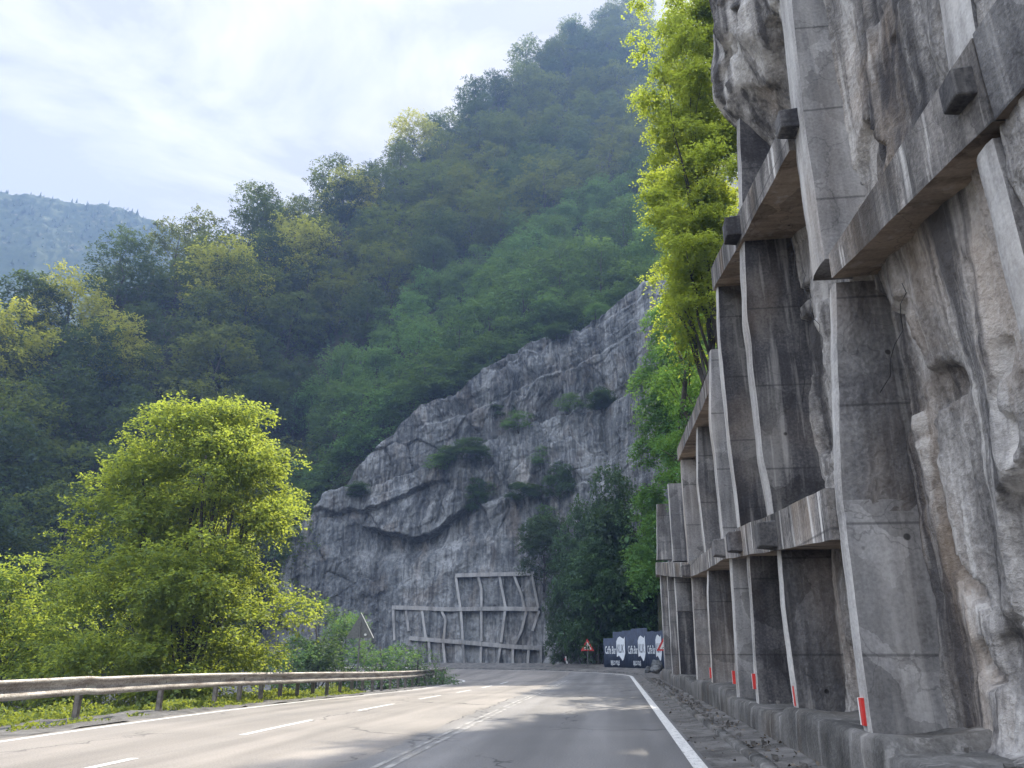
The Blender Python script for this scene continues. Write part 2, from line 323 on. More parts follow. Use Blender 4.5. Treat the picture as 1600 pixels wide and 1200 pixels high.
# lateral: outer line X=1.0 -> t=.1
strip('edge_line', -20, 120, .16, .17, M['paint'])
strip('edge_line', -20, 120, 10.36, .14, M['paint'])
strip('centre_line', -20, 46, 3.78, .085, M['paint_worn']); strip('centre_line', -20, 46, 3.94, .075, M['paint_worn'])
for k in range(-2, 7):
    s0 = 7.0+6.1*k; strip('lane_dash', s0, s0+3.1, 7.2, .12, M['paint'])
strip('stop_mark', 33.5, 33.75, 1.3, 1.1, M['paint_worn']); strip('stop_mark', 36.3, 36.55, 1.3, 1.1, M['paint_worn'])
# kerb, gutter strip, left verge
sv = np.concatenate([np.linspace(-6, 20, 110), np.linspace(20.3, 49, 80), np.linspace(49.5, 84, 50)])
def profile(name, s, tz, mat, jit=.0, seed=1, parent=None, kind='structure'):
    S = np.repeat(s[:, None], len(tz), 1); T = np.array([p[0] for p in tz])[None]+0*S; Z = np.array([p[1] for p in tz])[None]+0*S
    P = road_pt(S, T); P[..., 2] += Z
    if jit:
        P[..., 2] += jit*fbm(P[..., 0]*2.3, P[..., 1]*2.3, o=4, seed=seed); P[..., 0] += jit*.7*fbm(P[..., 0]*1.7+9, P[..., 1]*1.7, o=3, seed=seed+3)
    o = link(name, grid_mesh(name, P), mat, parent)
    if kind: tag(o, kind=kind)
    return o
profile('kerb', sv, [(-.46, -.05), (-.46, .085), (-.485, .105), (-.60, .115), (-.62, .02)], M['plinth'], .015)
profile('pavement_strip', sv, [(-.60+0, .085), (-.7, .10), (-.85, .11), (-1.0, .12), (-1.15, .14), (-1.4, .16), (-2.2, .2), (-4.0, .5)], M['dirt'], .012, 5)
profile('gutter', sv, [(.02, .005), (-.1, .008), (-.25, .012), (-.38, .03), (-.47, .04)], M['dirt'], .006, 8)
sl_ = np.concatenate([np.linspace(-10, 40, 160), np.linspace(40.5, 110, 60)])
profile('verge', sl_, [(10.62, .004), (10.75, .012), (11.0, .02), (11.4, .01), (11.8, .02), (12.4, .0), (13.2, -.1), (14.5, -.5), (17, -1.4), (20, -2.2)], M['dirt'], .06, 11)

# ------------------------------------------------------------------ terrain (polar heightfield about the valley mouth)
SKY = [(-900, 900, 90), (-500, 700, 95), (-200, 570, 100), (0, 490, 105), (100, 440, 112), (230, 355, 125), (330, 318, 130), (450, 280, 138), (600, 236, 150), (650, 195, 165), (720, 140, 175), (800, 88, 190), (860, 48, 205), (930, -5, 220), (1000, -20, 230), (1060, 90, 235), (1120, 200, 240), (1250, 270, 240), (1500, 300, 240), (1900, 0, 240)]  # right end, out of view, lowered so the sun reaches the road
az_r = []; r_r = []; z_r = []
for x, y, r in SKY:
    a, e = azel(x, y); az_r.append(a); r_r.append(r); z_r.append(EYE+r*math.tan(e)-11)
CREST = [(-900, 60, -6), (-200, 62, -6), (300, 72, -5), (430, 84, 2), (480, 74, None, 820), (520, 76, None, 750), (600, 77, None, 665), (650, 78, None, 625), (760, 80, None, 566), (850, 81, None, 518), (930, 81, None, 492), (1030, 80, None, 468), (1100, 76, 33), (1250, 60, 30), (1600, 50, 26)]
az_c = []; r_c = []; z_c = []
for c in CREST:
    a, e = azel(c[0], c[3] if len(c) > 3 else HOR)
    r = c[1]
    if len(c) > 3:
        r = 84/math.cos(a)
        for _ in range(3): r = (79.5+.16*(EYE+r*math.tan(e)))/math.cos(a)
    az_c.append(a); r_c.append(r); z_c.append(EYE+r*math.tan(e) if len(c) > 3 else c[2])
def outer_d(x, y):       # distance outside the outer road edge (positive to the right / beyond the bend)
    dx, dy = x-ACX, y-ACY
    return np.where(y < ACY, x-(ACX+R_OUT), np.where(dx < 0, dy-R_OUT, np.hypot(dx, dy)-R_OUT))
def terrain(x, y):
    x = np.asarray(x, float); y = np.asarray(y, float)
    a = np.arctan2(x, y); r = np.hypot(x, y)
    R1 = np.interp(a, az_c, r_c); Z1 = np.interp(a, az_c, z_c); R2 = np.interp(a, az_r, r_r); Z2 = np.interp(a, az_r, z_r)
    low = -3.5-2.5*sstep(20, 60, -x)
    u = np.clip((r-R1)/(R2-R1), 0, 1); up = Z1+(Z2-Z1)*(u-.10*np.sin(u*math.pi))
    back = Z2-np.maximum(r-R2, 0)*.45
    hill = np.where(r < R1-1, low, np.where(r < R1, low+(Z1-low)*(r-R1+1), np.where(r < R2, up, back)))
    hill = hill+np.where(r > R1, 3.0*fbm(x/22, y/22, o=3, seed=4)*np.clip((r-R1)/15, 0, 1), 0)
    d = outer_d(x, y)
    side = np.where(d > 3.2, 7.5+np.minimum(d-3.2, 60)*1.0+fbm(x/6, y/6, o=3, seed=8)*.8, -50)
    side = np.where((y > 44) & (y < 52), np.where(d > 3.2+(y-44)*.35, side-(y-44)*.3, -50), side)
    side = np.where(y >= 52, np.where(d > 6, 3+(d-6)*1.4, -50), side)
    side = np.where((a < rad(-14)) | (y > 85) | (d > 70) | ((y > 52) & (x < 3.5)), -50, side)
    z = np.maximum(hill, side)
    nr = (outer_d(x, y) < 6) & (side < -10) & (r < R1-1)
    z = np.where(nr & (r < 80), np.minimum(z, -.6+0*z)-.0, z)
    return np.maximum(z, -9)
A = np.concatenate([np.linspace(rad(-180), rad(-62), 60)[:-1], np.linspace(rad(-62), rad(20), 420)[:-1], np.linspace(rad(20), rad(180), 90)])
RR = np.concatenate([np.linspace(1, 40, 40), np.linspace(40.8, 95, 80), np.linspace(96.5, 300, 110), np.linspace(310, 520, 14)])
Ag, Rg = np.meshgrid(A, RR, indexing='ij'); Xg, Yg = Rg*np.sin(Ag), Rg*np.cos(Ag)
P = np.stack([Xg, Yg, terrain(Xg, Yg)], -1)
tag(link('hillside', grid_mesh('hillside', P), M['soil'], smooth=True), kind='structure')
# far mountain
def far_z(x, y):
    a = np.arctan2(x, y); r = np.hypot(x, y)
    pts = [(-700, 330), (-300, 280), (-100, 288), (0, 300), (60, 304), (120, 316), (190, 322), (235, 342), (300, 372), (420, 430), (600, 520), (900, 800)]
    aa, zz = zip(*[(azel(px, py)[0], 430*math.tan(azel(px, py)[1])) for px, py in pts])
    ridge = np.interp(a, aa, zz); u = np.clip((r-230)/200, 0, 1)
    z = ridge*u**1.15-np.maximum(r-430, 0)*.8-12*(1-u)
    gully = 1-np.abs(((a*14+fbm(a*9, r/80, o=3, seed=3)*.8) % 2)-1)
    return z-9*gully*np.sin(u*math.pi)+fbm(x/30, y/30, o=4, seed=2)*6*np.sin(np.clip(u, 0, 1)*math.pi)
A = np.linspace(rad(-64), rad(-18), 420); RR = np.linspace(225, 470, 260)
Ag, Rg = np.meshgrid(A, RR, indexing='ij'); Xg, Yg = Rg*np.sin(Ag), Rg*np.cos(Ag); Z = far_z(Xg, Yg)
cell = np.abs(vnoise(Xg/2.6, Yg/2.6, None, 5))*3.2+np.abs(vnoise(Xg/1.3+7, Yg/1.3, None, 6))*1.6
clear = sstep(.18, .4, fbm(Xg/38+3, Yg/38, o=3, seed=21))
P = np.stack([Xg, Yg, Z+.6*cell*(1-clear)], -1)
def farmat():
    m, t, b = newmat('wooded_mountain'); pos = N(t, 'ShaderNodeNewGeometry').outputs['Position']
    k = mix(t, .5, noise_at(t, pos, .03, 6, .6, .8), noise_at(t, pos, .3, 4, .6))
    t.links.new(ramp(t, [(.42, (.035, .055, .025)), (.56, (.055, .075, .03)), (.66, (.17, .15, .10))], k), b.inputs['Base Color']); b.inputs['Roughness'].default_value = 1; return m
tag(link('mountain', grid_mesh('mountain', P), farmat()), kind='structure')

# ------------------------------------------------------------------ foliage
def leaves_mesh(name, pos, tip, nrm, size, aspect=.62, fold=.18):
    """one folded kite per leaf"""
    n = len(pos); tip = tip/(np.linalg.norm(tip, axis=1, keepdims=True)+1e-9)
    side = np.cross(tip, nrm); side /= np.linalg.norm(side, axis=1, keepdims=True)+1e-9; up = np.cross(side, tip)
    s = size[:, None]
    v = np.stack([pos, pos+tip*s*.45+side*s*aspect*.5+up*s*fold, pos+tip*s, pos+tip*s*.45-side*s*aspect*.5+up*s*fold], 1).reshape(-1, 3)
    return mesh_np(name, v, np.arange(4*n).reshape(n, 4))
def unit(rng, n):
    v = rng.normal(size=(n, 3)); return v/np.linalg.norm(v, axis=1, keepdims=True)
def crown(rng, lobes, sprigs, k, size, length, flat=.5, droop=.25, shell=.28):
    """lobes: (n,6) centre + radii. sprigs of k leaves grow outward from the lobes"""
    w = (lobes[:, 3]*lobes[:, 4]*lobes[:, 5])**(2/3); idx = rng.choice(len(lobes), sprigs, p=w/w.sum()); lb = lobes[idx]
    d = unit(rng, sprigs); d[:, 2] = np.where(rng.random(sprigs) < .55, np.abs(d[:, 2]), d[:, 2])
    rr = np.clip(1-np.abs(rng.normal(0, shell, sprigs)), .1, 1)[:, None]
    base = lb[:, :3]+d*lb[:, 3:]*rr
    ax = d*.8+unit(rng, sprigs)*.6+np.array([0, 0, .15]); ax[:, 2] *= (1-flat*.5); ax /= np.linalg.norm(ax, axis=1, keepdims=True)
    L_ = length*rng.uniform(.5, 1.3, sprigs)
    u = np.linspace(.1, 1, k)[None, :, None]
    p = base[:, None]+ax[:, None]*u*L_[:, None, None]-np.array([0, 0, 1.])*(u**2)*droop*L_[:, None, None]
    sg = np.where(np.arange(k) % 2 == 0, 1, -1)[None, :, None]
    sd_ = np.cross(ax, np.array([0, 0, 1.])+.35*unit(rng, sprigs)); sd_ /= np.linalg.norm(sd_, axis=1, keepdims=True)
    tipd = ax[:, None]*.6+sd_[:, None]*sg*.9+rng.normal(0, .35, (sprigs, k, 3))-np.array([0, 0, .35])
    nr = np.array([0, 0, 1.])+.55*d[:, None]+rng.normal(0, .45, (sprigs, k, 3))
    p = p+rng.normal(0, size*.35, p.shape)
    n = sprigs*k
    return p.reshape(n, 3), tipd.reshape(n, 3), nr.reshape(n, 3), size*rng.uniform(.6, 1.25, n)
def lobes_in(rng, n, shape, r0, r1, hollow=.45):
    """shape(h)->(radius) envelope, h in 0..1 ; returns lobes in unit height"""
    out = []
    while len(out) < n:
        h = rng.random(); R = shape(h)
        if rng.random() > (R/.6)**1.2+.12: continue
        a = rng.uniform(0, 2*math.pi); q = R*math.sqrt(rng.uniform(hollow**2, 1)); r = rng.uniform(r0, r1)
        out.append((q*math.cos(a), q*math.sin(a), h, r, r, r*rng.uniform(.5, .8)))
    return np.array(out)
def limbs(rng, mb, base, top, lobes, r0, nl=14, seg=5, n=6):
    base = np.array(base, float); top = np.array(top, float)
    tp = [base+(top-base)*u+np.array([rng.normal(0, .02), rng.normal(0, .02), 0])*np.linalg.norm(top-base) for u in np.linspace(0, 1, 6)]
    tp[0] = base; mb.tube(tp, [r0*(1.15-.9*u) for u in np.linspace(0, 1, 6)], n+1)
    for i in rng.choice(len(lobes), min(nl, len(lobes)), replace=False):
        e = lobes[i, :3]; u = np.clip((e[2]-base[2])/(top[2]-base[2]+1e-6)-.28, .08, .85); s = base+(top-base)*u
        pts = [s+(e-s)*v+np.array([0, 0, .12*np.linalg.norm(e-s)*math.sin(v*math.pi)])+rng.normal(0, .02*np.linalg.norm(e-s), 3)*(v > 0) for v in np.linspace(0, 1, seg)]
        rb = r0*.5*(1-u)+.02*r0; mb.tube(pts, [rb*(1-.85*v) for v in np.linspace(0, 1, seg)], n-1)
def tree_proto(seed, H, shape, nl, r0, r1, sprigs, k, size, length, mat, trunk_r, trunk_h=.8, low=.12, **kw):
    rng = np.random.default_rng(seed)
    lb = lobes_in(rng, nl, shape, r0, r1); lb[:, 2] = low+lb[:, 2]*(1-low-r1*.5); lb *= H
    me = leaves_mesh('crown', *crown(rng, lb, sprigs, k, size, length, **kw)); me.materials.append(mat)
    mb = MB(); limbs(rng, mb, (0, 0, -1.2), (rng.normal(0, .02)*H, rng.normal(0, .02)*H, H*trunk_h), lb, trunk_r)
    tm = bpy.data.meshes.new('trunk'); tm.from_pydata(mb.v, [], mb.f); tm.materials.append(M['bark']); tm.polygons.foreach_set('use_smooth', np.ones(len(tm.polygons), bool))
    return me, tm
def plant_tree(proto, name, loc, sc, rz, label, cat, group=None, sx=1.0):
    o = empty(name, loc, rz, label, cat, group); o.scale = (sc*sx, sc*sx, sc)
    for n, me in (('crown', proto[0]), ('trunk', proto[1])):
        c = bpy.data.objects.new(n, me); COL.objects.link(c); c.parent = o
    return o
round_ = lambda h: .32*math.sqrt(max(0, 1-(h*1.9-.85)**2*.95))+.03
broad = lambda h: .37*math.sqrt(max(0, 1-(h*1.75-.7)**2))+.03
tall = lambda h: .22*math.sqrt(max(0, 1-(h*1.95-.95)**2))+.03
conic = lambda h: .30*(1-h)**.8*min(1, h*6+.3)+.02
forest = [tree_proto(10+i, 13, (round_, broad, round_, broad, tall, round_)[i], 60, .075, .13, 900, 9, .34, .9, M[('leaf', 'leaf_olive', 'leaf_blue', 'leaf', 'leaf_blue', 'leaf_olive')[i]], .22, shell=.2) for i in range(6)]
young = [tree_proto(30+i, 8, (round_, tall, broad)[i], 30, .10, .17, 520, 8, .28, .75, M['leaf_young'], .1, low=.05) for i in range(3)]
shade = [tree_proto(40+i, 9, (tall, round_, broad)[i], 46, .08, .14, 1700, 9, .24, .6, M['leaf_dark'], .12, low=.03) for i in range(3)]

# forest on the hillside: spaced trees, each its own object
rng = np.random.default_rng(7)
cand = []
xa = azel(-60, 700)[0]; xb = azel(1090, 200)[0]
tries = 0
while tries < 14000:
    tries += 1
    a = rng.uniform(xa, xb); R1 = np.interp(a, az_c, r_c); R2 = np.interp(a, az_r, r_r)
    u = rng.random()**1.15; r = R1+2+(R2+6-R1)*u; x, y = r*math.sin(a), r*math.cos(a)
    near = u < .30 and a > azel(470, 700)[0]
    sp = 3.8 if near else 5.6+1.6*u
    if all((x-c[0])**2+(y-c[1])**2 > min(sp, c[3])**2 for c in cand): cand.append((x, y, r, sp, u, near, a))
xl = azel(470, 300)[0]; nf = 0
rng.shuffle(cand)
for c in cand[:310]:
    x, y, r, sp, u, near, a = c; z = float(terrain(x, y))-.6
    if near:
        plant_tree(young[rng.integers(3)], 'young_tree', (x, y, z), rng.uniform(.7, 1.25), rng.uniform(0, 6.3), 'young pale green tree in the thicket along the top edge of the grey cliff', 'tree', 'young trees along the cliff top')
    elif u > .86 and a < xl:
        plant_tree(forest[rng.integers(6)], 'forest_tree', (x, y, z), rng.uniform(.8, 1.2), rng.uniform(0, 6.3), 'leafy tree on the left crest of the hillside against the sky', 'tree', 'trees on the left crest of the hillside')
    elif u > .86:
        plant_tree(forest[rng.integers(6)], 'forest_tree', (x, y, z), rng.uniform(.8, 1.2), rng.uniform(0, 6.3), 'leafy tree on the high right crest of the hillside against the sky', 'tree', 'trees on the high right crest of the hillside')
    else:
        plant_tree(forest[rng.integers(6)], 'forest_tree', (x, y, z), rng.uniform(.75, 1.25), rng.uniform(0, 6.3), 'dark green tree in the shaded forest covering the steep hillside', 'tree', 'trees of the shaded forest on the slope')
sun_tinted = tree_proto(91, 13, broad, 60, .075, .13, 1000, 9, .32, .9, M['leaf_suntint'], .22, shell=.2)  # forest-type tree with the sun painted into its leaf colour
for i, (px, py, dr, h, l) in enumerate([(360, 372, -13, 15, 'large sunlit yellow-green tree below the left crest of the hillside'), (465, 335, -11, 12, 'sunlit yellow-green tree right of the large sunlit one below the crest'), (552, 262, -5, 13, 'sunlit yellow-green tree on the crest midway along the skyline'), (120, 420, -3, 13, 'sunlit yellow-green tree near the left end of the crest'), (30, 475, -4, 13, 'sunlit yellow-green tree at the far left end of the crest'), (190, 490, -16, 9, 'small sunlit tree standing out below the left end of the crest'), (650, 178, 0, 12, 'pale sunlit tree on the skyline where the crest steepens'), (940, 110, -22, 15, 'large pale sunlit tree high on the slope left of the bright tree above the wall'), (985, 85, -20, 14, 'pale sunlit tree touching the bright tree above the wall')]):
    a, e = azel(px, py); r = np.interp(a, az_r, r_r)+dr; x, y = r*math.sin(a), r*math.cos(a); zt = EYE+r*math.tan(e); z = min(float(terrain(x, y))-.5, zt-h*.6)
    plant_tree(sun_tinted, 'sunlit_tree', (x, y, z), (zt-z)/13, i*.9, l, 'tree')
aq = xc0 = azel(476, 760)[0]; ae = azel(1045, 400)[0]
while aq < ae:          # thicket hanging over the very edge of the cliff
    r = np.interp(aq, az_c, r_c)+rng.uniform(-.6, 1.0); x, y = r*math.sin(aq), r*math.cos(aq); z = float(np.interp(aq, az_c, z_c))-rng.uniform(1.5, 3.2)
    plant_tree(young[rng.integers(3)], 'young_tree', (x, y, z), rng.uniform(.5, .95), rng.uniform(0, 6.3), 'young pale green tree in the thicket along the top edge of the grey cliff', 'tree', 'young trees along the cliff top', 1.25)
    aq += rad(.85)
for i in range(16):      # wood on the slope above the rock wall
    x, y = 10+(i*7.3) % 26, 13+(i*5.1) % 33
    plant_tree(forest[i % 6], 'forest_tree', (x, y, float(terrain(x, y))-.8), .75+.03*(i % 7), i*.8, 'tree of the wood on the slope high above the rock wall', 'tree', 'trees above the rock wall')
# undergrowth between the trunks
n = 20000
a = rng.uniform(xa, xb, n); R1 = np.interp(a, az_c, r_c); R2 = np.interp(a, az_r, r_r); r = R1+.3+(R2+6-R1)*rng.random(n)**1.4
p = np.stack([r*np.sin(a), r*np.cos(a), 0*r], -1); p[:, 2] = terrain(p[:, 0], p[:, 1])+rng.random(n)**2*1.8
q_ = 7000; xs_ = rng.uniform(4.6, 42, q_); ys2 = rng.uniform(9, 50, q_); p2 = np.stack([xs_, ys2, terrain(xs_, ys2)+rng.random(q_)*.9], -1); p = np.concatenate([p, p2[outer_d(xs_, ys2) > 3.6]]); n = len(p)
tag(link('undergrowth', leaves_mesh('undergrowth', p, unit(rng, n)+np.array([0, 0, .4]), unit(rng, n)+np.array([0, -.4, .8]), rng.uniform(.5, 1.1, n), .8), M['leaf_dark']),
    'dark leafy undergrowth between the trees of the hillside', 'undergrowth', kind='stuff')
# conifers on the far ridge read as one mass
n = 1500; a = rng.uniform(rad(-62), rad(-30), n); r = 430-np.abs(rng.normal(0, 22, n))+rng.normal(0, 3, n); x, y = r*np.sin(a), r*np.cos(a); z = far_z(x, y)
V = []; Fc = []
for i in range(n):
    h = rng.uniform(1.5, 5.5)*(.6+.6*rng.random()); w = h*rng.uniform(.12, .2); b = len(V)
    V += [(x[i]+w*math.cos(q), y[i]+w*math.sin(q), z[i]+1) for q in (0, 1.57, 3.14, 4.71)]+[(x[i], y[i], z[i]+h)]*1
    Fc += [(b+j, b+(j+1) % 4, b+4) for j in range(4)]
tag(link('far_wood', mesh_np('far_wood', V, Fc), M['leaf_dark']), 'far-off wood fringing the ridge of the hazy mountain', 'wood', kind='stuff')

# ------------------------------------------------------------------ rock face with concrete frame on the right
wall = empty('retaining_wall', (2.3, 8, 0), 0, 'tall rock wall along the right of the road held by concrete ribs and beams', 'wall')
def kid(o, p=wall):
    o.parent = p; o.matrix_parent_inverse = Matrix.Translation(-Vector(p.location)); return o
RIBY = [2.0, 5.2, 8.1, 11.0, 14.1, 16.45, 20.3, 24.0, 29.5, 37.0]
def wall_top(y): return np.interp(y, [0, 11.4, 12.2, 15, 18, 30, 40, 46], [15, 15, 9.0, 8.7, 7.9, 8.0, 8.4, 7.0])
ys = [0.5]
while ys[-1] < 42: ys.append(ys[-1]+.022+.0035*ys[-1])
ys = np.array(ys); zs = np.linspace(-.2, 1, 300)
Yw, Vw = np.meshgrid(ys, np.linspace(0, 1, 330), indexing='ij')
Tw = wall_top(Yw)+.35*fbm(Yw/1.3, 0*Yw, o=4, seed=61); Zw = -.2+Vw*(Tw+.2)
bay = np.zeros_like(Yw)
for y0, y1 in zip(RIBY[:-1], RIBY[1:]):
    u = np.clip((Yw-y0)/(y1-y0), 0, 1); inb = (Yw >= y0) & (Yw < y1)
    bay = np.where(inb, np.sin(u*math.pi), bay)
Xw = 2.98+.18*bay+.012*Zw
wx = Yw+.35*fbm(Yw*.8, Zw*.25, o=3, seed=70); wz = Zw+.8*fbm(Yw*.5, Zw*.5, o=3, seed=71)
Xw = Xw-.24*ridged(wx*.55, wz*.11, 3, 51)*(.4+.6*bay)-.12*fbm(wx*1.1, wz*.3, o=5, seed=52)-.045*fbm(Yw*5, Zw*2.2, o=6, seed=53, g=.6)-.035*ridged(Yw*3, Zw*.8, 4, 54)
Xw = Xw+facets(wx*.8, wz*.5, 151, .16, .10, .04, .04)*(.3+.7*bay)*(1-.7*gauss(Yw-6.5, 1.6))+facets(wx*2.6, wz*1.7, 152, .018, .02, .01, .08)*(1-.5*gauss(Yw-6.5, 1.6))
# slabs that have come away leave stepped scars
slab = fbm(wx*.7+20, wz*.45, o=3, seed=57); Xw = Xw+.22*sstep(.08, .13, slab)*bay
Xw = Xw+.12*sstep(.18, .22, fbm(wx*1.3+4, wz*.8, o=3, seed=58))
# deep cavity, bulging head of rock, foot spread
Xw = Xw+1.3*sstep(24.6, 25.4, Yw)*(1-sstep(28.2, 29.0, Yw))*(1-sstep(2.4, 3.1, Zw+.6*fbm(Yw, Zw, o=3, seed=3)))
bul = sstep(8.6, 10.4, Zw)*gauss(Yw-10.9, 2.6); Xw = Xw-bul*(.85+.35*fbm(Yw*.9, Zw*.7, o=3, seed=59))
Xw = Xw-.14*np.exp(-np.maximum(Zw-.45, 0)/.3)*(.6+.8*vnoise(Yw*.7, 0*Yw, None, 60)**2)
Xw = np.where(Zw < .5, np.minimum(Xw, 2.9), Xw)
P = np.stack([Xw, Yw+.10*fbm(Yw*1.3, Zw*1.3, o=3, seed=63), Zw], -1)
back = P[:, -1:, :].repeat(9, 1); q = np.linspace(.15, 1, 9)
back[..., 0] += q[None]*4.5; back[..., 2] += q[None]*1.2+.25*fbm(back[..., 0], back[..., 1], o=3, seed=66)
P = np.concatenate([P, back], 1)
endc = P[-1:].repeat(10, 0); q = np.linspace(.1, 1, 10)[:, None]; endc[..., 0] += q*5; endc[..., 1] += np.sin(q*1.6)*1.5+.3*fbm(endc[..., 0], endc[..., 2], o=3, seed=67)
P = np.concatenate([P, endc], 0)
kid(link('rock_face', grid_mesh('rock_face', P, True), M['rock'], smooth=True))
def lofted(name, mat, rows, seed, amp=.018, parent=wall, sub=.14):
    """column of rectangles: rows (z, xf, xb, y0, y1), subdivided and slightly spalled"""
    rows = np.array(rows, float); z = np.concatenate([np.arange(rows[0, 0], rows[-1, 0], sub), [rows[-1, 0]]])
    I = [np.interp(z, rows[:, 0], rows[:, k]) for k in range(1, 5)]
    ring = []; ch = .03
    for xa_, ya_ in ((0, 1), (0, .75), (0, .5), (0, .25), (0, 0), (.12, 0), (.3, 0), (.55, 0), (.8, 0), (1, 0), (1, 1), (.66, 1), (.33, 1)):
        x = I[0]+(I[1]-I[0])*xa_; y = I[2]+(I[3]-I[2])*ya_
        if xa_ == 0 and ya_ in (0, 1): x = x+ch*.6; 
        ring.append(np.stack([x, y, z], -1))
    Pn = np.stack(ring, 1)
    off = amp*fbm(Pn[..., 0]*2.3+seed, Pn[..., 1]*2.3, Pn[..., 2]*2.3, o=4, seed=seed)
    Pn[..., 0] += off; Pn[..., 1] += amp*fbm(Pn[..., 0]*2+5, Pn[..., 1]*2, Pn[..., 2]*1.7+seed, o=4, seed=seed+9)
    a, b = Pn.shape[:2]; i = np.arange(a*b).reshape(a, b); j = np.roll(i, -1, 1)
    f = np.stack([i[:-1], i[1:], j[1:], j[:-1]], -1).reshape(-1, 4)
    me = bpy.data.meshes.new(name); V = [tuple(map(float, v)) for v in Pn.reshape(-1, 3)]
    me.from_pydata(V, [], [tuple(map(int, q)) for q in f]+[tuple(int(v) for v in i[0]), tuple(int(v) for v in i[-1][::-1])]); me.update()
    o = link(name, me, [mat, M['concrete_edge']]); me.polygons.foreach_set('material_index', [1 if q % b < 4 else 0 for q in range(len(f))]+[0, 0])
    return kid(o, parent)
def rib(y, w, pts, mat, depth=1.0, seed=0, label=None):
    rows = [(z, x, max(x+depth, 3.25), y-.02, y+w) for x, z in pts]
    o = lofted('rib', M[mat], rows, seed+int(y*10))
    if label: o['label'] = label
    return o
XB = 3.4
ribs = {}
ribs[0] = rib(5.25, .26, [(3.2, 2.6), (2.98, 3.4), (2.95, 4.9)], 'concrete'); rib(5.2, .45, [(2.98, 5.75), (3.1, 7.6), (3.2, 13)], 'concrete_pale')
ribs[1] = rib(8.1, .24, [(2.3, -.1), (2.34, 2.72)], 'concrete_pale', .85); rib(8.1, .24, [(2.335, 2.60), (2.36, 3.0), (2.6, 5.15)], 'concrete')
rib(8.05, .50, [(2.5, 5.42), (2.52, 7.5), (2.58, 9.2), (2.7, 13)], 'concrete_pale', .85, label='broad pale rib')
ribs[2] = rib(11.0, .24, [(2.3, -.1), (2.26, 1.83), (2.29, 2.6)], 'concrete'); rib(11.02, .45, [(2.26, 3.08), (2.2, 4.0), (2.2, 6.2), (2.28, 7.4)], 'concrete_dark', 1.15, label='rib stained almost black')
rib(11.0, .3, [(2.3, 7.9), (2.45, 10.15)], 'concrete_dark', 1.1, label='rib stained almost black')
ribs[3] = rib(14.1, .24, [(2.3, -.1), (2.35, 1.6), (2.40, 2.88)], 'concrete_dark'); rib(14.1, .36, [(2.30, 3.38), (2.26, 5), (2.26, 7), (2.33, 8.2)], 'concrete_dark', 1.1, label='rib stained almost black')
ribs[4] = rib(16.24, .34, [(2.3, -.1), (2.36, 1.5), (2.42, 3.1)], 'concrete_pale'); rib(16.45, .36, [(2.32, 3.5), (2.3, 5.4), (2.28, 6.1), (2.42, 7.7)], 'concrete_pale', .8)
ribs[5] = rib(20.3, .24, [(2.3, -.1), (2.35, 2.3), (2.42, 3.25)], 'concrete'); rib(20.3, .4, [(2.4, 3.66), (2.35, 5.5), (2.45, 7.0)], 'concrete')
ribs[6] = rib(24.0, .24, [(2.3, -.1), (2.38, 3.4)], 'concrete'); rib(24, .4, [(2.32, 3.84), (2.3, 5.8), (2.32, 7.0)], 'concrete_pale')
ribs[7] = rib(29.5, .36, [(2.28, -.1), (2.3, 2.7)], 'concrete_dark'); rib(29.5, .36, [(2.3, 2.72), (2.3, 3.9)], 'concrete_pale'); rib(29.5, .4, [(2.3, 4.5), (2.3, 7.4)], 'concrete')
ribs[8] = rib(37.0, .4, [(2.2, -.1), (2.25, 4.7)], 'concrete'); rib(37, .4, [(2.15, 5.4), (2.3, 8.0)], 'concrete')
rib(33.2, .3, [(2.25, -.1), (2.3, 4.3)], 'concrete')
def beam(p0, p1, depth=.95, mat='beam', seed=1):
    """p = (y, xfront, zbottom, ztop)"""
    L_ = p1[0]-p0[0]; n = max(3, int(abs(L_)/.16)); ring = []
    u = np.linspace(0, 1, n); g = [p0[k]+(p1[k]-p0[k])*u for k in range(4)]
    for a, b in ((0, 0), (0, .5), (0, 1), (.3, 1), (.65, 1), (1, 1), (1, 0), (.7, 0), (.4, 0), (.15, 0)):
        ring.append(np.stack([g[1]+a*depth, g[0], g[2]+(g[3]-g[2])*b], -1))
    Pn = np.stack(ring, 1); Pn[..., 0] += .016*fbm(Pn[..., 1]*1.8+seed, Pn[..., 2]*2, Pn[..., 0]*2, o=4, seed=seed); Pn[..., 2] += .022*fbm(Pn[..., 1]*1.4, Pn[..., 0]*2, Pn[..., 2]*.3+seed, o=4, seed=seed+5)
    a, b = Pn.shape[:2]; i = np.arange(a*b).reshape(a, b); j = np.roll(i, -1, 1)
    f = np.stack([i[:-1], j[:-1], j[1:], i[1:]], -1).reshape(-1, 4)
    me = bpy.data.meshes.new('beam'); nf = len(f); me.from_pydata([tuple(map(float, v)) for v in Pn.reshape(-1, 3)], [], [tuple(map(int, q)) for q in f]+[tuple(int(v) for v in i[0][::-1]), tuple(int(v) for v in i[-1])]); me.update()
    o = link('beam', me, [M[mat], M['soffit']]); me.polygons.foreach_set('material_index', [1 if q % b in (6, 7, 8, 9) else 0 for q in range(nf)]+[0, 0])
    return kid(o)
# low course of beams
bA = [(8.36, 2.28, 2.36, 2.90), (11.2, 2.22, 2.60, 3.09), (14.25, 2.27, 2.88, 3.38), (16.6, 2.33, 3.10, 3.52), (20.5, 2.36, 3.25, 3.68), (24.2, 2.34, 3.42, 3.86), (29.7, 2.24, 3.95, 4.45), (37.3, 2.10, 4.75, 5.30), (41.5, 2.3, 5.0, 5.5)]
for k in range(len(bA)-1): beam((bA[k][0]+.005,)+bA[k][1:], (bA[k+1][0]-.005,)+bA[k+1][1:], .9, 'beam', 3+k)
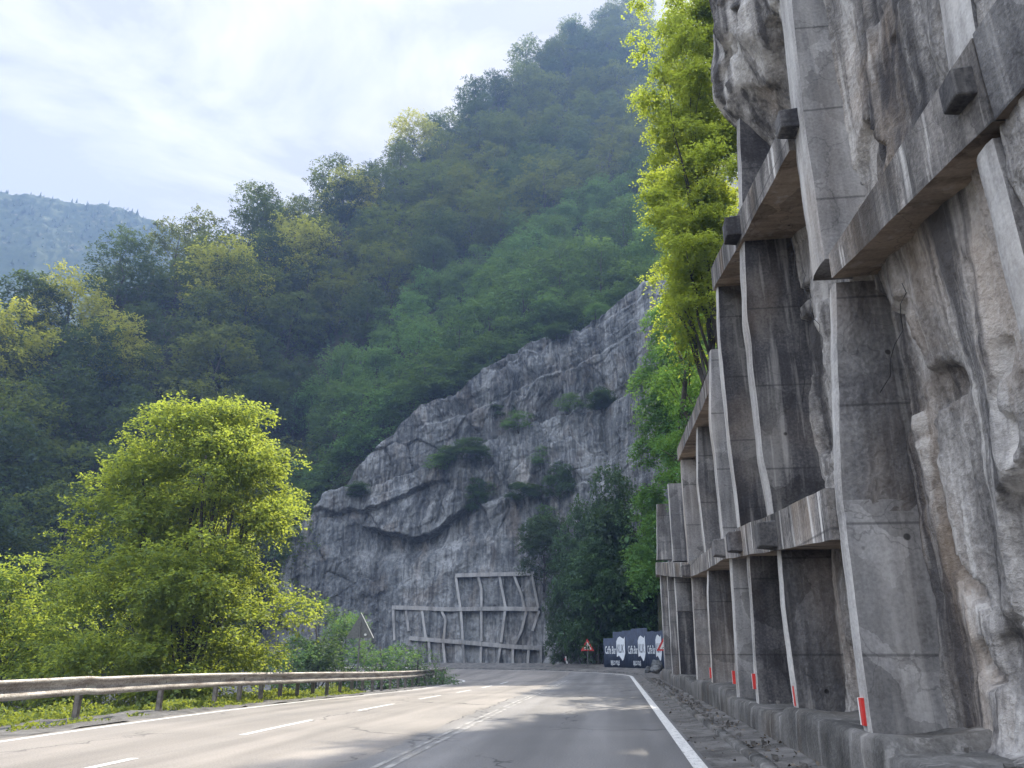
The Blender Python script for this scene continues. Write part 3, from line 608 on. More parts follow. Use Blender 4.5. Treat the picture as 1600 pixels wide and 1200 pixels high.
# upper beams, stepped from bay to bay
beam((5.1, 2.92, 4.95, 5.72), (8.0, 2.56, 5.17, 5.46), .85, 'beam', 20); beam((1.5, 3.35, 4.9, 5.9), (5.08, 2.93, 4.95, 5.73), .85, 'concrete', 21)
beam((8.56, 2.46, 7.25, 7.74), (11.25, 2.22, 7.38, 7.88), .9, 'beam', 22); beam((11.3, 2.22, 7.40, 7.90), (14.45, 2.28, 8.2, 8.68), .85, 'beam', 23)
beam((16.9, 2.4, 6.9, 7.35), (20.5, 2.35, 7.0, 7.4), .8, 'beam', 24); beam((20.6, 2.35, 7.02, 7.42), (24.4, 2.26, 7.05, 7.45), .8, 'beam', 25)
def block(y, x, z, s=.34):
    mb = MB(); a, b = s/2, s*.36
    q0 = [(x, y-a, z-a), (x, y+a, z-a), (x, y+a, z+a), (x, y-a, z+a)]; q1 = [(x+.3, y-a*1.15, z-a*1.15), (x+.3, y+a*1.15, z-a*1.15), (x+.3, y+a*1.15, z+a*1.15), (x+.3, y-a*1.15, z+a*1.15)]
    mb.hexa(q1, q0); o = kid(mb.build('anchor_block', M['concrete_dark']))
    m = o.modifiers.new('b', 'BEVEL'); m.width = .02; m.segments = 2
for y, x, z in ((10.95, 2.0, 2.78), (14.0, 2.05, 3.1), (16.4, 2.1, 3.3), (11.1, 2.02, 7.62), (8.35, 2.3, 7.5), (5.3, 2.76, 5.40), (24, 2.1, 3.6)): block(y, x, z, .25 if y < 9 else .32)
# red and white edge markers on the rib feet
for k, dz in ((1, .42), (2, .42), (3, .5), (4, .5), (5, .5)):
    y = RIBY[k+1]; y = {1: 8.1, 2: 11.0, 3: 14.1, 4: 16.45, 5: 20.3, 6: 24, 7: 29.5}[k]
    mk = MB(); mk.box((2.305, y+.085, dz+.32), (.05, .075, .24)); o = mk.build('edge_marker', M['red']); o.parent = ribs[k]
    mk = MB(); mk.box((2.307, y+.145, dz+.32), (.05, .04, .24)); w_ = mk.build('white_stripe', M['white']); w_.parent = ribs[k]
# footing wall
yp = np.concatenate([np.arange(1.5, 16, .12), np.arange(16, 41, .25)])
prof = np.array([(2.16, .02), (2.16, .2), (2.17, .38), (2.185, .5), (2.24, .535), (2.5, .52), (2.8, .53), (3.3, .62)])
Yp, Kp = np.meshgrid(yp, np.arange(len(prof)), indexing='ij'); Px = prof[:, 0][Kp]; Pz = prof[:, 1][Kp].copy()
step = .10*np.sign(vnoise(Yp/3.1, 0*Yp, None, 31))*(Kp > 1); Pz = Pz+step*.6
Px = Px+.03*fbm(Yp*1.5, Pz*2, o=4, seed=32); Pz = Pz+(.04+.05*(Kp > 4))*fbm(Yp*2, Px*3, o=4, seed=33)*(Kp > 2)
kid(link('footing', grid_mesh('footing', np.stack([Px, Yp, Pz], -1)), M['plinth']))
# loose cables hanging over the rock
mb = MB()
for (y, z0, z1, dy) in ((9.6, 6.6, 4.4, .5), (9.3, 6.0, 4.9, -.4), (6.4, 4.3, 3.6, .9)):
    mb.tube([(2.62+.03*math.sin(i*2.), y+dy*(i/8)**2, z0+(z1-z0)*i/8) for i in range(9)], [.0045]*9, 5)
kid(mb.build('hanging_cable', M['black'], None, True))

# rubble and dead leaves along the kerb
rng = np.random.default_rng(3); n = 1000
yy = rng.uniform(3, 42, n); xx = np.where(rng.random(n) < .75, 1.62+np.abs(rng.normal(0, .28, n)), rng.uniform(1.05, 1.55, n)); xx = np.minimum(xx, 2.14)
pz = np.where(xx < 1.5, .04, .125+.03*(xx-1.6)); p = np.stack([xx, yy, pz], -1)
tag(link('leaf_litter', leaves_mesh('leaf_litter', p, unit(rng, n)*np.array([1, 1, .25]), np.array([[0, 0, 1.]])+rng.normal(0, .5, (n, 3)), rng.uniform(.02, .07, n), .7), plain('dead_leaf', (.11, .09, .07), .8, 0, .5, 3)),
    'dead leaves and chips lying between the kerb and the rock wall', 'litter', kind='stuff')
mb = MB()
for i in range(220):
    y = rng.uniform(3.5, 41); x = 2.0-abs(rng.normal(0, .16)) if rng.random() < .5 else rng.uniform(2.3, 3.0); z = .14 if x < 2.1 else .55; s = rng.uniform(.012, .045)
    v = unit(rng, 8)*s*rng.uniform(.6, 1.2, (8, 1)); b = MB(); b.box((0, 0, 0), (1, 1, 1))
    mb.add([np.array(q)*2*s*rng.uniform(.5, 1, 3)+np.array([x, y, z]) for q in b.v], b.f)
tag(mb.build('rubble', M['dirt']), 'small stones fallen from the wall onto the footing', 'rubble', kind='stuff')

# ------------------------------------------------------------------ limestone cliff beyond the bend
cu = np.linspace(-36, 14, 560); cv = np.linspace(0, 1, 420)
basex = [-60, -36, -28, -20, -12, -6, 0, 4, 8, 16]; basey = [70, 73, 74.5, 75.3, 75.5, 75.2, 73.8, 70.5, 66, 59]
def crest_z(x):
    ax = np.arctan2(x, 78.); return np.interp(ax, az_c, z_c)
U, Vv = np.meshgrid(cu, cv, indexing='ij')
CT = crest_z(U*1.0)-2.6+1.4*fbm(U/4, 0*U, o=4, seed=80); Zc = -3+Vv*(CT+3)
wxx = U+1.2*fbm(U/6, Zc/6, o=3, seed=81)
D = Zc*.16                                                     # lean back
def ledge(pts, amp, up, dn=None, wob=.8):
    """step along a line drawn across the face: rock below stands proud, rock above steps back and recovers over `up` metres"""
    xs, zz = zip(*pts); d = Zc-np.interp(U, xs, zz)-wob*fbm(U/3, Zc*0, o=4, seed=int(90+amp*10))
    fade = sstep(xs[0]-3, xs[0]+3, U)*(1-sstep(xs[-1]-2, xs[-1]+2, U))
    return fade*amp*(sstep(0, .5, d)*np.exp(-np.maximum(d, 0)/up) if dn is None else sstep(0, .5, -d)*np.exp(-np.maximum(-d, 0)/dn))
def cz(x, y): p = at_y(x, y, 76); return (p[0], p[2])
D = D+ledge([cz(500, 775), cz(560, 752), cz(640, 735), cz(730, 692), cz(850, 642), cz(940, 630), cz(1015, 605)], 3.0, 3.6)
D = D+ledge([cz(560, 812), cz(640, 832), cz(700, 812), cz(735, 786)], 2.0, 0, 7.0)
D = D+ledge([cz(480, 800), cz(560, 790), cz(640, 760), cz(690, 742)], 1.1, 0, 3.0)
D = D+ledge([cz(730, 792), cz(800, 775), cz(880, 770), cz(960, 742)], 1.2, 2.4)
D = D+ledge([cz(590, 930), cz(650, 905), cz(700, 880)], .9, 0, 3.0)
D = D+ledge([cz(650, 660), cz(760, 612), cz(850, 570), cz(1000, 520)], .9, 2.0)
D = D+ledge([cz(760, 560), cz(860, 510), cz(1010, 470)], 1.0, 1.6)
dg = Zc-.42*U                                                 # bedding dips to the left
D = D-.55*fbm(dg/4.2, U/14, o=4, seed=82)-.16*np.abs(fbm(dg/1.1+5, U/9, o=3, seed=83))
bl = np.floor(dg/1.7+.8*fbm(U/5, Zc/5, o=2, seed=84)); bx = np.floor(wxx/2.1+bl*.37); D = D-.2*hash3(bx, bl, 0*bx, 8)+facets(wxx/2.6+.1*dg, dg/6.5, 161, .45, .2, .14, .03)*(.45+.55*sstep(8, 16, Zc-.3*U))+facets(wxx/.9, dg/2.4, 162, .14, .08, .05, .05)*(.4+.6*sstep(8, 16, Zc-.3*U))
D = D-.9*ridged(wxx/6.5, Zc/26, 4, 85)-.9*ridged(wxx/1.9, Zc/13, 4, 86)*sstep(11, 20, Zc-.35*U)-.28*fbm(wxx/1.1, Zc/1.6, o=5, seed=87)-.12*ridged(U/.5, Zc/1.6, 3, 88)
Gm = sstep(-24, -21, U)*(1-sstep(-5.2, -3.2, U))*(1-sstep(10.5, 13, Zc-.28*(U+16))) # dressed back under the grid
D = D*(1-Gm)+Gm*(.13*Zc-.35*ridged(wxx/2.2, Zc/3.5, 3, 186)-.2*fbm(wxx/.9, Zc/1.3, o=4, seed=187))
Yc = np.interp(U, basex, basey)+D
P = np.stack([U+.25*fbm(U/2, Zc/2, o=4, seed=89), Yc, Zc], -1)
capp = P[:, -1:, :].repeat(6, 1); q = np.linspace(.2, 1, 6); capp[..., 1] += q[None]*6; capp[..., 2] += q[None]*1.0
P = np.concatenate([P, capp], 1)
cl = link('cliff', grid_mesh('cliff', P, False), M['cliff']); tag(cl, kind='structure')
def face_y(x, z):        # how deep the cliff face stands at x, z
    i = int(np.clip(np.searchsorted(cu, x), 1, len(cu)-1)); j = int(np.clip(np.searchsorted(Zc[i], z), 1, len(cv)-1)); return float(Yc[i, j])

# concrete grid pinned to the foot of the cliff
grid = empty('concrete_grid', (-10, 75, 0), 0, 'pale concrete grid of posts and three beams pinned to the foot of the far cliff', 'retaining grid')
def on_face(px, py, out=.32):
    Y = 75.
    for _ in range(4): p = at_y(px, py, Y); Y = float(np.interp(p[0], basex, basey))+.13*p[2]-out
    return at_y(px, py, Y)
def bar(name, pts, w, out=.3, dep=1.1):
    mb = MB(); P_ = [on_face(*p, out) for p in pts]
    for a, b in zip(P_[:-1], P_[1:]):
        d = (b-a)/np.linalg.norm(b-a); n_ = np.array([0, -1., 0]); s_ = np.cross(d, n_); s_ /= np.linalg.norm(s_)
        h_ = s_*w/2; k = np.array([0, dep, 0]); a_ = a-d*.04; b_ = b+d*.04
        mb.hexa([a_-h_, a_+h_, a_+h_+k, a_-h_+k], [b_-h_, b_+h_, b_+h_+k, b_-h_+k])
    return kid(mb.build(name, M['grid']), grid)
for pts in ([(712, 899), (745, 898), (790, 897), (834, 896)], [(613, 949), (650, 950), (700, 952), (750, 951), (795, 951), (840, 952)], [(640, 997), (690, 1001), (740, 1005), (795, 1010), (846, 1013)]): bar('beam', pts, .37, .5)
for pts in ([(614, 950), (616, 1000)], [(634, 952), (638, 985)], [(659, 953), (665, 998)], [(690, 955), (696, 968), (693, 1000)], [(720, 953), (723, 1000)], [(752, 952), (752, 1001)], [(789, 953), (783, 1003)], [(822, 955), (815, 985), (805, 1005)],
            [(712, 901), (719, 949)], [(747, 901), (752, 920), (752, 949)], [(780, 899), (790, 950)], [(803, 899), (815, 930), (819, 949)], [(831, 899), (841, 950)], [(842, 955), (832, 985)],
            [(692, 1003), (696, 1044)], [(723, 1004), (726, 1044)], [(752, 1007), (750, 1044)], [(782, 1009), (776, 1044)], [(801, 1012), (801, 1044)], [(826, 1013), (824, 1044)], [(845, 1015), (845, 1044)], [(670, 1001), (672, 1044)]): bar('post', pts, .23, .42)
# ------------------------------------------------------------------ guardrail
rail = empty('guardrail', (-9.6, 15, 0), 0, 'rusty steel guardrail on short posts along the left edge of the road', 'guardrail')
RT_ = 11.55
def rail_prof(): return [(-.0, .815), (.035, .82), (.06, .79), (.06, .755), (.015, .72), (.0, .66), (.015, .60), (.065, .565), (.065, .525), (.03, .49), (0, .495)]
s_r = np.concatenate([np.arange(-4, 20, .35), np.arange(20, 84, .5)])
pr = np.array(rail_prof()); S, K = np.meshgrid(s_r, np.arange(len(pr)), indexing='ij')
wob = .010*fbm(s_r/2.6, 0*s_r, o=3, seed=41)[:, None]; sag = (.012*fbm(s_r/4.2, 0*s_r, o=2, seed=42)-.014*gauss(s_r-15.4, 1.2)*np.sign(s_r-15.4)*.8)[:, None]
P = road_pt(S, RT_-pr[:, 0][K]+wob); P[..., 2] += pr[:, 1][K]+sag
o = kid(link('w_beam', grid_mesh('w_beam', P), M['steel'], smooth=True), rail); m = o.modifiers.new('t', 'SOLIDIFY'); m.thickness = .012; m.offset = 0
s_p = [12.35, 15.15, 18.1, 20.75]+[20.75+1.42*i for i in range(1, 40)]
for s in [3.5, 6.5, 9.5]+s_p:
    b = road_pt(np.array([s-.05, s, s+.05]), np.array([RT_+.1]*3)); c = b[1]; tdir = (b[2]-b[0]); ang = math.atan2(tdir[1], tdir[0])-math.pi/2
    R3 = np.array(Matrix.Rotation(ang, 3, 'Z')); mb = MB()
    mb.box(c+np.array([0, 0, .24]), (.10, .012, .98), R3); 
    for q in (-.05, .05): mb.box(c+R3 @ np.array([q, .035, 0])+np.array([0, 0, .24]), (.012, .082, .976), R3)
    mb.box(c+R3 @ np.array([.075, .03, 0])+np.array([0, 0, .655]), (.045, .07, .10), R3)
    po = kid(mb.build('post', M['post']), rail)
    bo = MB(); bo.tube([c+R3 @ np.array([.085, .03, 0])+np.array([0, 0, .66]), c+R3 @ np.array([.135, .03, 0])+np.array([0, 0, .66])], [.026, .022], 8)
    bb = bo.build('bolt', M['steel']); bb.parent = po
# weeds and grass on the left verge
rng = np.random.default_rng(12); n = 60000
s = 4+30*rng.random(n)**1.25; t = np.where(rng.random(n) < .22, rng.normal(11.75, .28, n), rng.uniform(11.6, 16.5, n)); t = np.maximum(t, 11.25)
den = fbm(s/1.3, t/1.0, o=3, seed=43); keep = (den > -.18) & ((t > 11.75) | (den > .0)); s, t = s[keep], t[keep]; n = len(s); den = den[keep]
p = road_pt(s, t); hgt = (.08+.26*np.clip(den+.3, 0, 1))*rng.random(n)**.6*np.clip(.45+(t-11.3)*.8, .3, 1.4); p[:, 2] += hgt-.05-np.clip(t-12.6, 0, 9)*.16
tipd = unit(rng, n)*np.array([1, 1, .4])+np.array([0, 0, .55]); nn = unit(rng, n)+np.array([0, 0, .7])
tag(link('roadside_weeds', leaves_mesh('roadside_weeds', p, tipd, nn, rng.uniform(.04, .12, n), .5), M['grass']), 'sunlit yellow-green weeds and grass growing under the guardrail', 'weeds', kind='stuff')

# ------------------------------------------------------------------ trees and bushes by the road
def bush(name, px, py_top, px_w, Y, mat, seed, label, cat, group=None, n=900, k=9, size=.12, length=.42, zb=0., nl=26, shape=None, low=.02, depthf=1.0, flat=.4):
    """crown of px_w photo pixels wide standing at distance Y"""
    top = at_y(px, py_top, Y); H = top[2]-zb; w = px_w*Y/1270./H
    rg = np.random.default_rng(seed); sh = shape or (lambda h: w/2*math.sqrt(max(0, 1-(h*1.5-.5)**2))+.02)
    r_ = min(.2, w*.22); lb = lobes_in(rg, nl, sh, r_*.7, r_*1.2, .3); lb[:, 2] = low+lb[:, 2]*(1-low-r_*.5); lb *= H
    o = empty(name, (top[0], Y, zb), 0, label, cat, group)
    me = leaves_mesh('crown', *crown(rg, lb, n, k, size, length, flat=flat)); link('crown', me, mat, o)
    mb = MB(); limbs(rg, mb, (0, 0, -.6), (rg.normal(0, .03)*H, 0, H*.75), lb, .035*H**.8, min(nl, 16)); link('trunk', *(lambda q: (q, M['bark']))(mesh_from(mb)), o, True)
    return o
def mesh_from(mb):
    me = bpy.data.meshes.new('trunk'); me.from_pydata(mb.v, [], mb.f); me.update(); return me
# big many-stemmed tree behind the rail
BY = 24.5; foot = at_y(282, 1062, BY); bz = -1.2; top = at_y(270, 632, BY)
big = empty('lime_tree', (foot[0], BY, bz), 0, 'large round many-stemmed tree with glowing yellow-green leaves behind the guardrail', 'tree')
Hh = top[2]-bz; rg = np.random.default_rng(77); lb = []
OUT = [(0, 3.4), (.08, 4.0), (.2, 4.3), (.35, 4.4), (.5, 4.1), (.65, 3.8), (.8, 3.2), (.9, 2.5), (1, 1.5)]
while len(lb) < 230:
    h = rg.random(); R_ = np.interp(h, *zip(*OUT)); a = rg.uniform(0, 6.283); q = R_*math.sqrt(rg.uniform(.05, 1)); r = rg.uniform(.5, .9)
    lb.append(((q-.25*r)*math.cos(a)-.62+.42*h, (q-.25*r)*math.sin(a)*.9, .25+h*(Hh-.65), r, r, r*.62))
lb = np.array(lb)
link('crown', leaves_mesh('crown', *crown(rg, lb, 14000, 11, .118, .5, flat=.5, droop=.35, shell=.5)), M['leaf_near'], big)
mb = MB()
for i in range(8):
    a = rg.uniform(0, 6.283); rr_ = rg.uniform(.1, .5); b0 = np.array([rr_*math.cos(a), rr_*math.sin(a), -.6]); sp_ = rg.uniform(.5, 2.4)
    e = np.array([math.cos(a)*sp_, math.sin(a)*sp_, Hh*rg.uniform(.62, .9)])
    near_ = lb[np.argsort(np.hypot(lb[:, 0]-e[0]*.7, lb[:, 1]-e[1]*.7))[:30]]
    limbs(rg, mb, b0, e, near_, rg.uniform(.085, .14), 11)
link('trunk', mesh_from(mb), M['bark'], big, True)
bush('shrub', 38, 868, 150, 23.5, M['leaf_near'], 5, 'sunlit bushy shrub at the far left edge behind the guardrail', 'shrub', None, 1500, 9, .11, .42, -1.0, 34)
bush('shrub', 105, 905, 130, 26.5, M['leaf_near'], 6, 'shaded lower shrub squeezed between the left edge shrub and the big sunlit tree', 'shrub', None, 1000, 9, .11, .42, -1.0, 26)
bush('shrub', -70, 900, 160, 24, M['leaf_near'], 8, 'shrub cut off by the left edge of the picture', 'shrub', None, 900, 9, .11, .42, -1.0, 26)
for i, (px, py, w, Y, l) in enumerate([(505, 930, 90, 40, 'shaded feathery bush just right of the big sunlit tree'), (545, 948, 80, 43, 'shaded bush behind the back of the triangular sign'), (600, 975, 110, 42, 'low shaded bush between the triangular sign and the concrete grid'), (655, 992, 90, 45, 'rightmost low bush behind the guardrail below the concrete grid'), (455, 975, 80, 38, 'low shaded bush half hidden by the right side of the big sunlit tree')]):
    bush('shrub', px, py, w, Y, M['leaf_young'], 50+i, l, 'shrub', 'shaded bushes behind the guardrail', 700, 9, .13, .5, -1.8, 20)
# trees at the end of the wall
def prop_tree(px, py, Y, zb, pr_, name, label, cat, rz, H0, sx=1., group=None):
    p = at_y(px, py, Y); return plant_tree(pr_, name, (p[0], Y, zb), (p[2]-zb)/H0, rz, label, cat, group, sx)
prop_tree(950, 722, 68.5, 1.0, shade[0], 'tree', 'tallest dark leafy tree before the far cliff, right of the first warning sign', 'tree', 0.4, 9, .62)
prop_tree(906, 790, 69, .5, shade[1], 'tree', 'dark leafy tree just left above the first warning sign', 'tree', 1.9, 9, .5)
prop_tree(880, 870, 70, .3, shade[2], 'tree', 'lowest dark tree at the left end of the dark clump by the cliff', 'tree', 5.1, 9, .5)
prop_tree(928, 830, 66.5, .4, shade[1], 'tree', 'dark tree straight behind the first warning sign', 'tree', 2.6, 9, .7)
prop_tree(985, 760, 68.5, .8, shade[2], 'tree', 'dark tree standing behind the navy sheet fence', 'tree', 3.0, 9, .6)
prop_tree(975, 850, 66.8, .4, shade[0], 'tree', 'lower dark tree leaning over the left end of the navy fence', 'tree', .9, 9, .8)
prop_tree(1012, 790, 67, .8, young[1], 'tree', 'mid green tree between the navy fence and the end of the rock wall', 'tree', 4.2, 8, .8)
prop_tree(848, 800, 73, 7.5, shade[1], 'shrub', 'dark bush clinging to the cliff left of the dark trees', 'shrub', 2.2, 9, 1.0)
# lit tree on top of the wall and green curtain beneath it
TY = 31.
tb = empty('beech_tree', (4.3, TY, 8.6), 0, 'tall bright yellow-green backlit tree growing above the far end of the rock wall', 'tree')
lb = []; rg = np.random.default_rng(91)
for px, py, w in [(1030, 40, 50), (1025, 150, 45), (1022, 260, 40), (1030, 330, 45), (1150, 60, 60), (1160, 180, 50), (1085, -60, 95), (1060, 0, 70), (1120, 20, 90), (1075, 60, 95), (1130, 80, 80), (1050, 110, 60), (1100, 130, 110), (1150, 130, 60), (1070, 180, 90), (1120, 200, 90), (1045, 215, 55), (1100, 255, 90), (1140, 250, 50), (1040, 290, 50), (1080, 310, 85), (1115, 320, 60), (1050, 350, 55), (1085, 375, 75), (1110, 400, 40), (1055, 420, 60), (1085, 440, 60), (1045, 470, 35), (1075, 490, 50), (1100, 470, 30), (1050, 510, 40), (1080, 530, 40), (1060, 400, 60), (1030, 410, 40), (1022, 210, 40), (1015, 90, 40)]:
    for j in range(7):
        p = at_y(min(px+14+rg.normal(0, 22), 1190), py+rg.normal(0, 24), TY); r = w*TY/1270*.36*rg.uniform(.45, 1.15)
        lb.append((p[0]-4.3, rg.normal(0, 1.3), p[2]-8.6, r, r, r*.7))
lb = np.array(lb)
link('crown', leaves_mesh('crown', *crown(rg, lb, 15000, 12, .12, .62, flat=.4, droop=.45, shell=.6)), M['leaf_bright'], tb)
mb = MB(); limbs(rg, mb, (.3, 0, -1.5), (.3, .3, 18), lb, .2, 30); link('trunk', mesh_from(mb), M['bark'], tb, True)
for i, (px, py, w, Y, zb, l) in enumerate([(1085, 452, 90, 33, 7.6, 'green bush on top of the rock wall right under the bright backlit tree'), (1062, 520, 80, 36, 7.4, 'green bush on the wall top between the bright tree and the hanging curtain of leaves'), (1052, 590, 60, 39, 7.0, 'lowest green bush near the far end of the wall top')]):
    bush('shrub', px, py, w, Y, M['leaf_ivy'], 70+i, l, 'shrub', None, 1100, 9, .12, .45, zb, 22)
ivy = empty('climbing_bush', (3.2, 50, 0.2), 0, 'green leafy curtain of bushes hanging beside the far end of the rock wall', 'bush')
lb = []
for px, py, w in [(1065, 500, 60), (1045, 530, 60), (1085, 540, 40), (1035, 575, 60), (1070, 580, 55), (1030, 620, 55), (1060, 625, 50), (1028, 670, 45), (1050, 670, 40), (1022, 715, 40), (1040, 710, 30), (1020, 755, 30), (1025, 830, 40), (1012, 880, 40), (1012, 915, 36), (1015, 800, 40)]:
    Y = 49+rg.normal(0, .8)
    for j in range(2):
        p = at_y(px+rg.normal(0, 8), py+rg.normal(0, 10), Y); r = w*Y/1270*.62; lb.append((p[0]-3.2, Y-50, p[2]-.2, r, r, r*.9))
lb = np.array(lb)
link('crown', leaves_mesh('crown', *crown(rg, lb, 4200, 10, .17, .5, flat=.2, droop=.5, shell=.3)), M['leaf_ivy'], ivy)
mb = MB()
for i in range(5): mb.tube([(.8+.2*i, -1+.4*i, -.6), (1-.1*i, -.5+.2*i, 5), (.8+.1*i, -.6+.3*i, 11), (.6+.2*i, -.4, 18)], [.12, .10, .07, .03], 6)
link('trunk', mesh_from(mb), M['bark'], ivy, True)
# bushes on the cliff ledges
for i, (px, py, w, h) in enumerate([(745, 790, 40, 60), (690, 730, 60, 40), (730, 712, 60, 40), (810, 665, 45, 35), (780, 650, 40, 30), (890, 632, 36, 30), (940, 632, 50, 35), (1000, 604, 40, 30), (875, 770, 40, 70), (850, 830, 45, 60), (820, 775, 45, 30), (760, 770, 30, 30), (560, 770, 40, 25), (930, 480, 40, 30), (870, 520, 30, 25), (845, 722, 30, 40)]):
    p = at_y(px, py, 75); Y = face_y(p[0], p[2]); p = at_y(px, py, Y); p[2] = min(p[2], crest_z(p[0])-2.5)
    plant_tree((shade, young)[i % 2][i % 3], 'cliff_shrub', (p[0], Y-.1, p[2]-.6), (h*Y/1270/9+.06)*.85, i*1.1, 'small dark bush rooted on a ledge of the far cliff', 'shrub', 'bushes on the cliff ledges', w/h*1.6)

# ------------------------------------------------------------------ signs
def tri(mb, s, th, y, z, rot=1):
    v = [(-s/2, 0), (s/2, 0), (0, s*.866)]; mb.add([(x, y, z+q) for x, q in v]+[(x, y+th, z+q) for x, q in v], [(0, 1, 2), (5, 4, 3), (0, 3, 4, 1), (1, 4, 5, 2), (2, 5, 3, 0)])
def warn_sign(loc, rz, label, rocks=True):
    o = empty('warning_sign', loc, rz, label, 'road sign', None)
    mb = MB(); mb.tube([(0, .05, -.4), (0, .05, 2.35)], [.033, .033], 8); link('pole', mesh_from(mb), M['grey'], o)
    mb = MB(); tri(mb, 1.06, .02, 0, 1.5); p = link('panel', mesh_from(mb), M['red'], o)
    mb = MB(); tri(mb, .66, .004, -.006, 1.61); link('white_field', mesh_from(mb), M['white'], p)
    mb = MB()
    for v in ([(.04, 1.66), (.21, 1.66), (.10, 1.90), (.03, 2.0), (.01, 1.86)],): mb.add([(x, -.010, z) for x, z in v], [tuple(range(len(v)))])
    for x, z, r in ((-.09, 1.70, .035), (-.04, 1.79, .03), (-.15, 1.665, .026), (-.03, 1.69, .022)): mb.add([(x+r*math.cos(q*1.047), -.010, z+r*math.sin(q*1.047)) for q in range(6)], [tuple(range(6))])
    link('falling_rocks_symbol', mesh_from(mb), M['black'], p); return o
p = at_y(918, 1017, 65); warn_sign((p[0], 65, p[2]-1.5), rad(2), 'red-bordered falling rocks sign on a pole before the dark trees')
p = at_y(1039, 1017, 53); warn_sign((p[0], 53, p[2]-1.5), rad(-4), 'falling rocks sign half hidden by the end of the rock wall')
bs = empty('sign_back', (at_y(562, 1000, 34)[0], 34, -.7), rad(8), 'grey back of a large triangular road sign on a pole behind the guardrail', 'road sign')
mb = MB(); mb.tube([(0, -.04, -.4), (0, -.04, 3.35)], [.034, .034], 8); link('pole', mesh_from(mb), M['grey'], bs)
zt = at_y(562, 958, 34)[2]+.7; sz = 1.2
mb = MB(); tri(mb, sz, .02, 0, zt-sz*.866); link('panel', mesh_from(mb), M['grey'], bs)
mb = MB(); mb.tube([(sz/2, -.012, zt-sz*.866), (0, -.012, zt)], [.018, .018], 5); link('bright_rim', mesh_from(mb), M['white'], bs)
mb = MB(); mb.tube([(.24, -.02, zt-.9), (.24, -.06, zt-.9)], [.05, .05], 10); link('clamp', mesh_from(mb), M['white'], bs)
# delineator post
p = at_y(886, 1043, 69); dl = empty('delineator', (p[0], 69, p[2]-.05), 0, 'leaning white roadside marker post left of the first warning sign', 'marker post')
mb = MB(); mb.box((0, 0, .45), (.13, .09, 1.0), np.array(Matrix.Rotation(rad(-12), 3, 'Y'))); link('post', mesh_from(mb), M['white'], dl)
mb = MB(); mb.box((-.15, -.052, .70), (.09, .012, .16), np.array(Matrix.Rotation(rad(-12), 3, 'Y'))); link('reflector', mesh_from(mb), M['red'], dl)
# boulders
for i, (px, py, Y, s) in enumerate([(866, 1030, 71.5, .8), (876, 1026, 72.5, .7), (858, 1036, 71, .6), (1024, 1046, 48, .28), (1028, 1040, 49, .4), (900, 1041, 68, .45), (1012, 1047, 50, .25), (875, 1042, 69.5, .5)]):
    p = at_y(px, py, Y); u_, w_ = np.meshgrid(np.linspace(0, 2*math.pi, 26), np.linspace(0, math.pi, 16), indexing='ij')
    d = np.stack([np.cos(u_)*np.sin(w_), np.sin(u_)*np.sin(w_), np.cos(w_)], -1)
    r = s*(.8+.35*fbm(d[..., 0]*1.4+i*3, d[..., 1]*1.4, d[..., 2]*1.4, o=3, seed=i)+.25*np.round(1.5*vnoise(d[..., 0]*1.1+i, d[..., 1]*1.1, d[..., 2]*1.1, 7))/1.5); r[-1] = r[0]
    o = link('boulder', grid_mesh('boulder', d*r[..., None]*np.array([1.1, .8, .9])), M['cliff'], smooth=False); o.location = p
    tag(o, ('dark boulder heaped at the foot of the cliff left of the first warning sign' if px < 950 else 'dark boulder between the navy fence and the end of the rock wall'), 'boulder', 'boulders by the marker post' if px < 950 else 'boulders by the wall end')

# ------------------------------------------------------------------ painted sheet fence on the bend
RB = 23.9
fen = empty('sheet_fence', (0, 60, 0), 0, 'tall dark navy sheet-metal fence painted with cafe lettering on the bend', 'fence')
def arc(a, z, out=0): return (ACX+(RB+out)*math.cos(a), ACY+(RB+out)*math.sin(a), z)
A0, A1 = rad(36.6), rad(11.5); nA = 420; mb_ = []
hts = [2.35, 2.8, 2.85, 2.95, 2.95, 2.7, 2.65, 2.7]
ang = np.linspace(A0, A1, nA); pn = np.clip(((ang-A0)/(A1-A0)*8).astype(int), 0, 7)
corr = .018*np.sign(np.sin(np.arange(nA)*2*math.pi/6.))
rows_ = []
for zf in (0, .5, 1):
    rows_.append(np.stack([ACX+(RB+corr)*np.cos(ang), ACY+(RB+corr)*np.sin(ang), .05+zf*np.array(hts)[pn]], -1))
o = kid(link('sheet', grid_mesh('sheet', np.stack(rows_, 1)), M['navy']), fen); m = o.modifiers.new('t', 'SOLIDIFY'); m.thickness = .02
def wrap_text(txt, a_start, z, size, sxf, mat, name, out=-.05):
    cu_ = bpy.data.curves.new('t', 'FONT'); cu_.body = txt; cu_.size = size; cu_.resolution_u = 3; cu_.offset = .012*size; to = bpy.data.objects.new('t', cu_); COL.objects.link(to)
    dg_ = bpy.context.evaluated_depsgraph_get(); dg_.update(); me = bpy.data.meshes.new_from_object(to.evaluated_get(dg_)); bpy.data.objects.remove(to); bpy.data.curves.remove(cu_)
    return wrap(me, a_start, z, sxf, mat, name, out)
def wrap(me, a_start, z, sxf, mat, name, out):
    me.materials.clear()
    for v in me.vertices: v.co = arc(a_start-v.co.x*sxf/RB, z+v.co.y, out)
    return kid(link(name, me, mat), fen)
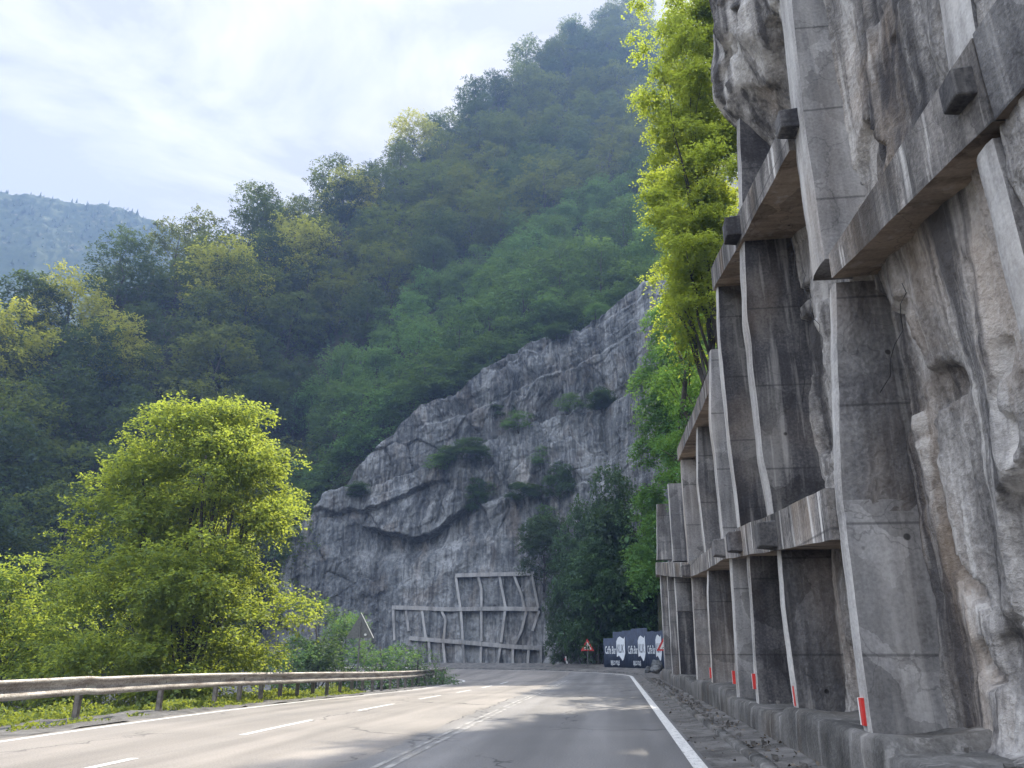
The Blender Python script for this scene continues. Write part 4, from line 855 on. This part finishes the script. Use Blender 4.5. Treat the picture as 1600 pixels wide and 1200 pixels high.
for k, a0 in enumerate((36.0, 28.3, 20.8)):
    a0 = rad(a0)
    wrap_text('Caffe Bar', a0, 1.28, .78, .50, M['letter'], 'lettering')
    fl = bpy.data.meshes.new('banner')
    top_ = [(0, .95), (.22, 1.2), (.5, 1.3), (.8, 1.2), (1.05, 1.12), (1.22, 1.28)]; bot = [(1.2, .1), (.95, -.32), (.78, -.42), (.55, -.22), (.3, -.05), (0, -.15)]
    v = top_+bot; fl.from_pydata([(x, y, 0) for x, y in v], [], [tuple(range(len(v)))][::-1]); wrap(fl, a0-1.58/RB, 1.2, 1, M['letter'], 'banner', -.05)
    wrap_text('KLIK', a0-1.68/RB, 1.36, .82, .56, M['navy'], 'lettering', -.056)
    wrap_text('BIJELO POLJE', a0-.72/RB, .5, .42, .5, M['letter'], 'lettering')
# netting pinned over the dark recess of the ledge
net = empty('rockfall_net', (-12, 75, 0), 0, 'wire rockfall netting over the dark recess on the ledge of the cliff', 'netting')
mb = MB()
for k in range(15):
    a = [(655+9*k, 735-4.2*k), (655+9*k+38, 712-4.4*k)]; b = [(655+9*k+34, 735-4.2*k-17), (655+9*k, 712-4.4*k+6)]
    for q in (a, b):
        P_ = []
        for f_ in (0, .33, .66, 1): P_.append(on_face(q[0][0]+(q[1][0]-q[0][0])*f_, q[0][1]+(q[1][1]-q[0][1])*f_, .15))
        mb.tube(P_, [.014]*4, 4, False)
kid(mb.build('wire_mesh', M['grey']), net)

# ------------------------------------------------------------------ valley haze
mb = MB(); x0, x1, y0, y1, z0, z1 = -520, 330, -60, 520, -12, 325
mb.box(((x0+x1)/2, (y0+y1)/2, (z0+z1)/2), (x1-x0, y1-y0, z1-z0))
hm = bpy.data.materials.new('haze'); hm.use_nodes = True; t = hm.node_tree; t.nodes.clear()
pv = N(t, 'ShaderNodeVolumePrincipled'); pv.inputs['Color'].default_value = (.28, .43, .78, 1); pv.inputs['Density'].default_value = .00095; pv.inputs['Anisotropy'].default_value = .2
oo = N(t, 'ShaderNodeOutputMaterial'); t.links.new(pv.outputs[0], oo.inputs['Volume'])
tag(link('haze', mesh_from(mb), hm), kind='stuff')
